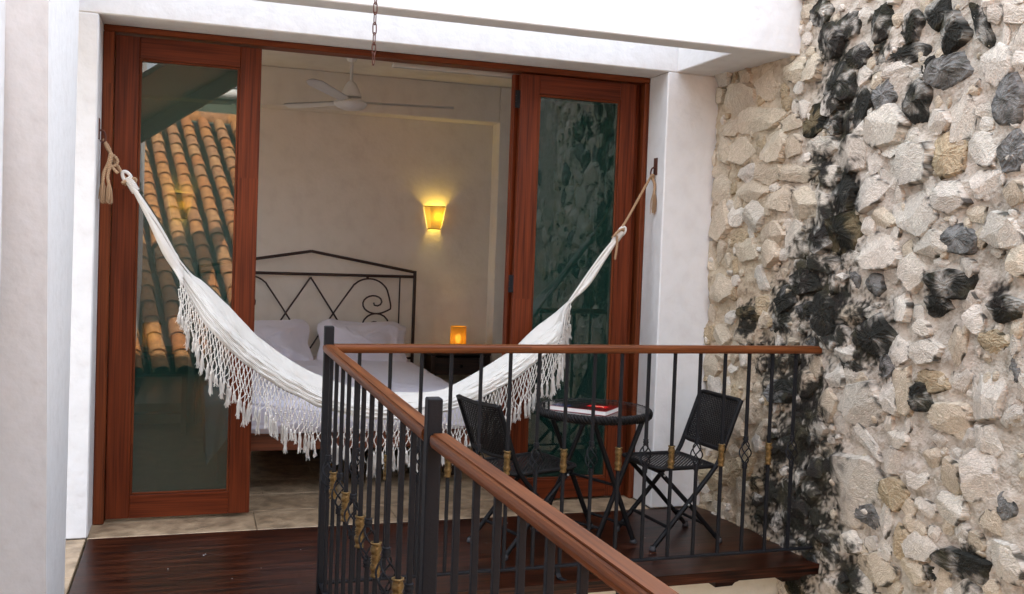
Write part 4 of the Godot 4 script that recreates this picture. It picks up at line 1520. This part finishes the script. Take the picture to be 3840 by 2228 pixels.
func hammock() -> void:
	var h := thing("hammock", "white cotton hammock with knotted fringe hung across the doorway", "hammock", Vector3(1.49, 0, -0.1))
	var o := Vector3(1.49, 0, -0.1)
	var back := path_mm([[361, 1382], [441, 1283], [500, 1242], [639, 1108], [700, 1041], [764, 976], [829, 924], [894, 877], [960, 832], [1026, 795], [1105, 760], [1268, 702], [1404, 680], [1519, 672], [1682, 670], [1795, 697], [1965, 786], [2099, 869], [2157, 908], [2289, 1030], [2396, 1111], [2526, 1240]], -0.12)
	var fold := path_mm([[385, 1322], [480, 1222], [569, 1121], [700, 966], [821, 870], [944, 787], [1090, 706], [1259, 658], [1409, 634], [1539, 632], [1715, 652], [1870, 716], [2073, 836], [2210, 937], [2325, 1027], [2418, 1108], [2500, 1218]], -0.02)
	var front := path_mm([[390, 1255], [424, 1192], [469, 1106], [499, 1057], [539, 1011], [581, 968], [617, 928], [659, 891], [697, 856], [746, 822], [786, 790], [835, 759], [892, 723], [964, 688], [1065, 634], [1237, 584], [1368, 564], [1482, 562], [1706, 593], [1893, 657], [2056, 742], [2128, 785], [2231, 868], [2324, 941], [2363, 1017], [2405, 1120], [2462, 1190]], 0.10)
	var n := 170
	var B := curve(back, n)
	var F := curve(fold, n)
	var R := curve(front, n)
	var nn := fnl(80, 5.0, 3)
	var grid := []
	var per := [6, 6, 26, 34, 5, 6, 6, 6]
	var w := 0
	for k in per:
		w += k
	for j in n:
		var f := j / float(n - 1)
		var open := smoothstep(0.0, 0.16, f) * smoothstep(0.0, 0.10, 1.0 - f)
		var b: Vector3 = B[j]
		var c: Vector3 = F[j]
		var r: Vector3 = R[j]
		b.z = lerpf(-0.095, -0.12, open)
		c.z = lerpf(-0.06, 0.0, open)
		r.z = lerpf(-0.03, 0.10, open)
		var drop := 0.075 * open
		var ctl := [
			b,
			b.lerp(c, 0.45) + Vector3(0, -drop * 0.55, 0.012),
			b.lerp(c, 0.80) + Vector3(0, -drop, -0.030),
			c,
			c.lerp(r, 0.5) + Vector3(0, 0.012 * open, 0.028 * open),
			r,
			r + Vector3(0, 0.016, -0.045 * open - 0.004),
			b.lerp(r, 0.52) + Vector3(0, -0.012 * open, -0.055 * open - 0.01),
		]
		ctl.append(b.lerp(r, 0.22) + Vector3(0, -0.01, -0.06 * open - 0.006))
		per = [6, 6, 5, 26, 36, 5, 6, 6, 6]
		var m0 := ctl.size()
		for s in m0:
			var p0: Vector3 = ctl[(s - 1 + m0) % m0]
			var p1: Vector3 = ctl[s]
			var p2: Vector3 = ctl[(s + 1) % m0]
			var p3: Vector3 = ctl[(s + 2) % m0]
			for k in per[s]:
				var u: float = k / float(per[s])
				var q := p1.cubic_interpolate(p2, p0, p3, u)
				var off := nn.get_noise_3d(q.x * 0.8, q.y * 2.6 + s * 0.7, u * 0.4) * 0.015 + nn.get_noise_3d(q.x * 3.0, q.y * 7.0 + s, u) * 0.004
				var rib := 0.0
				if s == 3:
					rib = 0.0013 * sin(u * 26.0 * PI * 0.5) if u > 0.35 else 0.0007 * sin(u * 60.0)
				elif s == 4:
					rib = 0.0034 * sin(u * 36.0 * PI * 0.5) if fmod(u * 3.0, 1.0) < 0.72 else 0.0
				q += Vector3(0, 0.35, 0.94) * (off * open + rib)
				grid.append(q - o)
		w = 0
		for k in per:
			w += k
	var m := M.new()
	m.sheet(grid, w, true)
	m.idx.reverse()
	put("cloth", m, K.cotton, h, true)

	# gathered cords from the cloth to each loop
	for e in 2:
		var row := 0 if e == 0 else n - 1
		var knot := (Vector3(0.150, 1.716, -0.09) if e == 0 else Vector3(2.762, 1.560, -0.10)) - o
		var st := M.new()
		for k in 28:
			var a: Vector3 = grid[row * w + int(k * w / 28.0)]
			var ang := TAU * k / 28.0
			var ring := Vector3(0, cos(ang), sin(ang)) * 0.016
			var path := [a + (a - (grid[(row + (3 if e == 0 else -3)) * w + int(k * w / 28.0)] as Vector3)) * -0.5, a, a.lerp(knot, 0.33) + ring * 1.7 + Vector3(0, -0.012, 0), a.lerp(knot, 0.68) + ring.rotated(Vector3.RIGHT, 0.9) * 1.3, knot + ring.rotated(Vector3.RIGHT, 1.6) * 0.75]
			st.tube(curve(path, 18), [0.0062, 0.0064, 0.0066, 0.0066, 0.0064, 0.0062, 0.006, 0.006, 0.006, 0.006, 0.006, 0.006, 0.006, 0.006, 0.006, 0.006, 0.006, 0.006], 6)
		put("end_cords", st, K.cord, h, true)
		# whipped loop at the top of the cords
		var wp := M.new()
		var dir: Vector3 = (knot - (grid[row * w] as Vector3)).normalized()
		for k in 9:
			var c := knot + dir * (k * 0.0085 - 0.05)
			var loop := []
			var s0 := dir.cross(Vector3.BACK).normalized()
			var s1 := dir.cross(s0)
			for i in 15:
				loop.append(c + (s0 * cos(TAU * i / 14) + s1 * sin(TAU * i / 14)) * 0.0165 + dir * 0.0085 * i / 14.0)
			wp.tube(loop, 0.0052, 6, false)
		put("whipping", wp, K.cord, h, true)
		var eye := M.new()
		var ep := []
		for i in 12:
			var a := PI * 1.2 * (i / 11.0) - PI * 0.6
			ep.append(knot + dir * (0.03 + 0.032 * cos(a)) + dir.cross(Vector3.BACK) * 0.017 * sin(a))
		eye.tube(ep, 0.0085, 7)
		put("eye", eye, K.cord, h, true)

	# ropes
	var A := func(l: Array, z0: float, z1: float) -> Array:
		var out := []
		for i in l.size():
			out.append(Vector3(l[i][0] * 0.001, l[i][1] * 0.001, lerpf(z0, z1, i / float(l.size() - 1))) - o)
		return out
	var lr := M.new()
	rope_mesh(lr, A.call([[18, 1922], [44, 1885], [62, 1842], [77, 1812], [100, 1777], [118, 1745], [140, 1727]], -0.13, -0.09), 0.0085)
	rope_mesh(lr, A.call([[24, 1918], [36, 1886], [58, 1852], [80, 1835], [89, 1812], [76, 1793], [62, 1790], [76, 1775], [93, 1758]], -0.12, -0.06), 0.0080)
	rope_mesh(lr, A.call([[112, 1712], [140, 1729], [168, 1738], [172, 1724], [148, 1716], [122, 1708]], -0.075, -0.11), 0.0085)
	put("rope", lr, K.rope, h, true)
	var rr := M.new()
	rope_mesh(rr, A.call([[2958, 1915], [2951, 1900], [2894, 1802], [2827, 1682], [2775, 1600]], -0.12, -0.10), 0.0075)
	rope_mesh(rr, A.call([[2720, 1556], [2745, 1582], [2778, 1598], [2792, 1588], [2762, 1570], [2730, 1548]], -0.07, -0.12), 0.0075)
	rope_mesh(rr, A.call([[2740, 1560], [2742, 1500], [2733, 1425]], -0.075, -0.075), 0.0075)
	rope_mesh(rr, A.call([[2948, 1906], [2962, 1922], [2976, 1910], [2966, 1892]], -0.10, -0.12), 0.0075)
	put("rope", rr, K.rope, h, true)
	for q in [[[[59, 1851], [50, 1802], [33, 1758], [28, 1712]], 0.10], [[[62, 1844], [57, 1789], [49, 1740], [56, 1700]], 0.09], [[[2962, 1908], [2976, 1864], [2969, 1811]], 0.115]]:
		var tm := M.new()
		var line: Array = A.call(q[0], -0.06, -0.045)
		if q[0][0][0] > 1000:
			line = A.call(q[0], -0.11, -0.09)
		rope_mesh(tm, line, 0.0085)
		var end: Vector3 = line[-1]
		for k in 26:
			var d := Vector3(rng.randf_range(-1, 1), 0, rng.randf_range(-1, 1)) * 0.012
			var l: float = q[1] * rng.randf_range(0.75, 1.05)
			tm.tube(curve([end + d * 0.3 + Vector3(0, 0.01, 0), end + d * 1.2 + Vector3(0, -l * 0.4, 0), end + d * 1.1 + Vector3(rng.randf_range(-0.006, 0.006), -l, 0)], 6), 0.0017, 4)
		put("rope_tassel", tm, K.rope, h, true)

	# knotted fringe: a net of diamonds below the front edge, each point ending in a tassel
	var len := 0.0
	for i in n - 1:
		len += (R[i] as Vector3).distance_to(R[i + 1])
	var ncol := int(len / 0.0225)
	var edge := curve(R, ncol)
	var rows := 5
	var dv := 0.0345
	var node := func(i: int, j: int) -> Vector3:
		var f := i + (0.5 if j % 2 else 0.0)
		var a: Vector3 = edge[clampi(int(f), 0, ncol - 1)]
		var b: Vector3 = edge[clampi(int(f) + 1, 0, ncol - 1)]
		var p := a.lerp(b, f - int(f))
		var g := f / ncol
		var open := smoothstep(0.0, 0.16, g) * smoothstep(0.0, 0.10, 1.0 - g)
		p.z = lerpf(-0.03, 0.10, open)
		var sway := lichen.get_noise_2d(f * 0.03, j * 0.03)
		p.y -= j * dv * (1.0 + 0.04 * sin(f * 0.61)) * (0.75 + 0.25 * open)
		p.x += sway * 0.012 * j * 0.5 - 0.002 * j
		p.z += 0.002 * j * sin(f * 0.9) + 0.003
		return p - o
	var net := M.new()
	for j in rows:
		for i in range(0, ncol - 1):
			var here: Vector3 = node.call(i, j)
			for s in 2:
				var ni := i + s - (0 if j % 2 else 1)
				if ni < 0 or ni >= ncol - 1:
					continue
				var there: Vector3 = node.call(ni, j + 1)
				var mid := (here + there) * 0.5 + Vector3(rng.randf_range(-0.003, 0.003), -0.003, rng.randf_range(0.0, 0.004))
				net.tube([here, mid, there], 0.0024, 5, false)
			if j > 0:
				var s := 0.0053 * rng.randf_range(0.85, 1.2)
				net.lathe([[0.0, -s], [s, -s * 0.3], [s, s * 0.3], [0.0, s]], 6, Transform3D(Basis(), here))
	put("fringe_net", net, K.cord, h, true).set_meta("kind", "stuff")
	var kinds := []
	for k in 7:
		var tm := M.new()
		var l := 0.050 + 0.011 * k
		tm.lathe([[0.0, -0.016], [0.0062, -0.012], [0.0066, -0.002], [0.0045, 0.006], [0.0, 0.008]], 7)
		for s in 18:
			var d := Vector3(rng.randf_range(-1, 1), 0, rng.randf_range(-1, 1))
			tm.tube(curve([Vector3(d.x, 0, d.z) * 0.003 + Vector3(0, -0.008, 0), Vector3(d.x, 0, d.z) * 0.008 + Vector3(0, -l * 0.35, 0), Vector3(d.x * 0.006 + rng.randf_range(-0.004, 0.004), -l * 0.7, d.z * 0.006), Vector3(d.x * 0.011 + rng.randf_range(-0.009, 0.009), -l * rng.randf_range(0.8, 1.1), d.z * 0.01)], 7), 0.0013, 4)
		kinds.append(tm.mesh(true))
	for i in ncol - 1:
		var at: Vector3 = node.call(i, rows)
		var t := put("tassel", kinds[rng.randi() % 7], K.cord, h)
		t.position = at
		t.rotation = Vector3(rng.randf_range(-0.1, 0.1), rng.randf() * TAU, rng.randf_range(-0.14, 0.14))
	# iron hooks on the two reveals
	for e in 2:
		var hk := thing("wall_hook", "small rusty hook plate on the " + ("left reveal holding the hammock rope" if e == 0 else "right reveal holding the hammock rope"), "hook", Vector3(0.0015 if e == 0 else 2.9835, 1.97, -0.112), PI / 2 if e == 0 else -PI / 2, "hammock hooks")
		piece("plate", Vector3(0, 0, 0), Vector3(0.045, 0.10, 0.005), K.rust, hk, 0.001)
		var m2 := M.new()
		m2.tube(curve([Vector3(0, -0.005, 0.0), Vector3(0, -0.012, 0.022), Vector3(0, -0.045, 0.030), Vector3(0, -0.062, 0.020), Vector3(0, -0.055, 0.006)], 14), 0.005, 7)
		put("hook", m2, K.rust, hk, true)


func courtyard() -> void:
	# the tiled roof across the courtyard, which the left door mirrors
	var psi := deg_to_rad(10.0)
	var phi := deg_to_rad(34.0)
	var row := Vector3(cos(psi), 0, sin(psi))
	var down := Vector3(sin(psi) * cos(phi), -sin(phi), -cos(psi) * cos(phi))
	var roof := thing("tiled_roof", "sunlit orange clay-tile roof across the courtyard, seen in the glass", "roof")
	roof.transform = Transform3D(Basis(row, (-down).cross(row), -down), Vector3(0.1375, 3.25, 10.404))
	var bd := M.new()
	bd.box(Vector3(0.3, -0.10, -2.95), Vector3(4.4, 0.10, 6.1))
	put("roof_board", bd, K.dark_wood, roof)
	var pans := M.new()
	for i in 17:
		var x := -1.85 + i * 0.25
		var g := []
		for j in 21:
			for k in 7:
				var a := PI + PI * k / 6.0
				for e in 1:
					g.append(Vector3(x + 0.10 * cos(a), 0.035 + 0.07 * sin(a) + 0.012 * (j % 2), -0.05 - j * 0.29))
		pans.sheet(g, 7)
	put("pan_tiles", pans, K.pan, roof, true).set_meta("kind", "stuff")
	var tm := M.new()
	var g2 := []
	for j in 4:
		for k in 13:
			var a := PI * k / 12.0
			var f := j / 3.0
			var r := lerpf(0.076, 0.092, f)
			g2.append(Vector3(r * cos(a), r * sin(a) * 0.95 + 0.022 * f, lerpf(0.02, -0.34, f)))
	tm.sheet(g2, 13)
	var edge := []
	for k in 13:                    # thickness at the lower end
		var a := PI * k / 12.0
		edge.append(Vector3(0.092 * cos(a), 0.092 * sin(a) * 0.95 + 0.022, -0.34))
	for k in 13:
		var a := PI * k / 12.0
		edge.append(Vector3(0.078 * cos(a), 0.078 * sin(a) * 0.95 + 0.022, -0.338))
	tm.sheet(edge, 13)
	var tile := tm.mesh(true)
	for i in 15:
		for j in 20:
			var t := put("barrel_tile", tile, K.clay[rng.randi() % 4], roof)
			t.position = Vector3(-1.60 + i * 0.25 + rng.randf_range(-0.008, 0.008), 0.045, -0.04 - j * 0.29)
			t.rotation = Vector3(0, rng.randf_range(-0.03, 0.03), rng.randf_range(-0.05, 0.05))
	for i in 10:
		var rm := M.new()
		var g3 := []
		for j in 2:
			for k in 9:
				var a := PI * k / 8.0
				g3.append(Vector3(-1.75 + (i + j * 1.05) * 0.42, 0.06 + 0.10 * sin(a), 0.05 + 0.11 * cos(a)))
		rm.sheet(g3, 9)
		put("ridge_tile", rm, K.clay[rng.randi() % 4], roof, true)
	var ow := M.new()
	ow.box(Vector3(0.4, -1.6, 7.4), Vector3(4.0, 3.2, 2.6), 0.0, 0)
	tag(put("outbuilding_wall", ow, K.shed), "dark green wall under the tiled roof across the courtyard", "wall")

	var sh := thing("shed", "grey-green boarded shed wall behind the tiled roof", "shed", Vector3(0.6, -3.2, 12.4), 0.14)
	piece("wall", Vector3(0, 3.55, 0), Vector3(7.0, 7.1, 0.12), K.shed, sh)
	for i in 15:
		piece("batten", Vector3(-3.36 + i * 0.48, 3.55, -0.075), Vector3(0.05, 7.08, 0.03), K.shed, sh, 0.004, 1)
	var gm := M.new()
	gm.tube([Vector3(-3.5, 7.18, -0.12), Vector3(3.5, 7.18, -0.12)], 0.085, 14)
	put("gutter", gm, K.white_paint, sh, true)

	var tree := thing("tree", "leafy green tree above the shed, a corner of it in the glass", "tree", Vector3(2.0, -3.2, 15.0))
	var tk := M.new()
	tk.tube(curve([Vector3(0, 0, 0), Vector3(0.1, 2.5, 0.05), Vector3(-0.05, 5.0, 0), Vector3(0.1, 7.6, 0)], 14), [0.22, 0.21, 0.2, 0.19, 0.18, 0.17, 0.16, 0.15, 0.14, 0.13, 0.12, 0.1, 0.08, 0.06], 9)
	for k in 7:
		var a := TAU * k / 7.0
		tk.tube(curve([Vector3(0, 5.0 + 0.25 * k, 0), Vector3(cos(a) * 0.7, 6.0 + 0.25 * k, sin(a) * 0.7), Vector3(cos(a) * 1.6, 6.7 + 0.25 * k, sin(a) * 1.6)], 8), [0.08, 0.07, 0.06, 0.05, 0.04, 0.035, 0.03, 0.02], 6)
	put("trunk", tk, K.bark, tree, true)
	var lm := M.new()
	lm.face(Vector3(-0.03, 0, 0), Vector3(0.0, 0.05, 0.012), Vector3(0.03, 0.0, 0), Vector3(0.0, -0.05, 0.012))
	lm.face(Vector3(0.05, 0.02, 0.01), Vector3(0.07, 0.07, -0.012), Vector3(0.10, 0.03, 0), Vector3(0.08, -0.04, 0.012))
	var mmesh := MultiMesh.new()
	mmesh.transform_format = MultiMesh.TRANSFORM_3D
	mmesh.mesh = lm.mesh()
	mmesh.instance_count = 7000
	var clumps := []
	for k in 46:
		var d := Vector3(rng.randf_range(-1, 1), rng.randf_range(-0.8, 1), rng.randf_range(-1, 1)).normalized() * pow(rng.randf(), 0.4)
		clumps.append(Vector3(d.x * 2.0, 7.5 + d.y * 1.5, d.z * 2.0))
	for k in 7000:
		var c: Vector3 = clumps[k % 46]
		var d := Vector3(rng.randfn(), rng.randfn(), rng.randfn()) * 0.26
		mmesh.set_instance_transform(k, Transform3D(Basis.from_euler(Vector3(rng.randf() * TAU, rng.randf() * TAU, 0)).scaled(Vector3.ONE * rng.randf_range(0.9, 1.7)), c + d))
	var cr := MultiMeshInstance3D.new()
	cr.name = "crown"
	cr.multimesh = mmesh
	cr.material_override = K.leaf
	cr.set_meta("kind", "stuff")
	tree.add_child(cr)

	var ra := M.new()
	ra.box(Vector3(-0.3, 0.10, -1.3), Vector3(4.2, 0.04, 2.6), 0.004, 0, Transform3D(Basis(Vector3.BACK, 0.62), Vector3(0.35, 2.85, 5.45)), woff())
	ra.box(Vector3.ZERO, Vector3(2.6, 0.16, 0.10), 0.004, 0, Transform3D(Basis(Vector3.BACK, 0.62), Vector3(0.35, 2.85, 5.45)), woff())
	tag(put("canopy", ra, K.dark_wood), "dark sloping timber canopy above the photographer, seen in the left pane", "canopy")


func small_things() -> void:
	# rusty chain in front of the beam
	var ch := thing("chain", "thin rusty chain hanging down in front of the beam", "chain", Vector3(1.165, 2.235, 0.80))
	for k in 30:
		var m := M.new()
		var loop := []
		for i in 17:
			var a := TAU * i / 16.0
			loop.append(Vector3(0.0085 * cos(a), 0.019 * sin(a) + (0.008 if sin(a) > 0 else -0.008), 0))
		m.tube(loop, 0.0026, 6, false)
		var l := put("link", m, K.rust, ch, true)
		l.position = Vector3(0.0003 * k, 0.024 + k * 0.0435, 0)
		l.rotation.y = 0.35 if k % 2 else 0.35 + PI / 2
	# flecks of plaster and petals on the deck
	var mm := MultiMesh.new()
	mm.transform_format = MultiMesh.TRANSFORM_3D
	var fm := M.new()
	fm.box(Vector3.ZERO, Vector3(0.005, 0.0012, 0.0035), 0.0004)
	mm.mesh = fm.mesh()
	mm.instance_count = 24
	for k in 24:
		mm.set_instance_transform(k, Transform3D(Basis(Vector3.UP, rng.randf() * TAU).scaled(Vector3.ONE * rng.randf_range(0.4, 1.3)), Vector3(rng.randf_range(0.05, 3.2), 0.0006, rng.randf_range(0.05, 1.04))))
	var fl := MultiMeshInstance3D.new()
	fl.name = "plaster_flecks"
	fl.multimesh = mm
	fl.material_override = K.white_paint
	add_child(fl)
	fl.set_meta("kind", "stuff")
	fl.set_meta("label", "tiny white flecks scattered over the dark deck")
	fl.set_meta("category", "flecks")
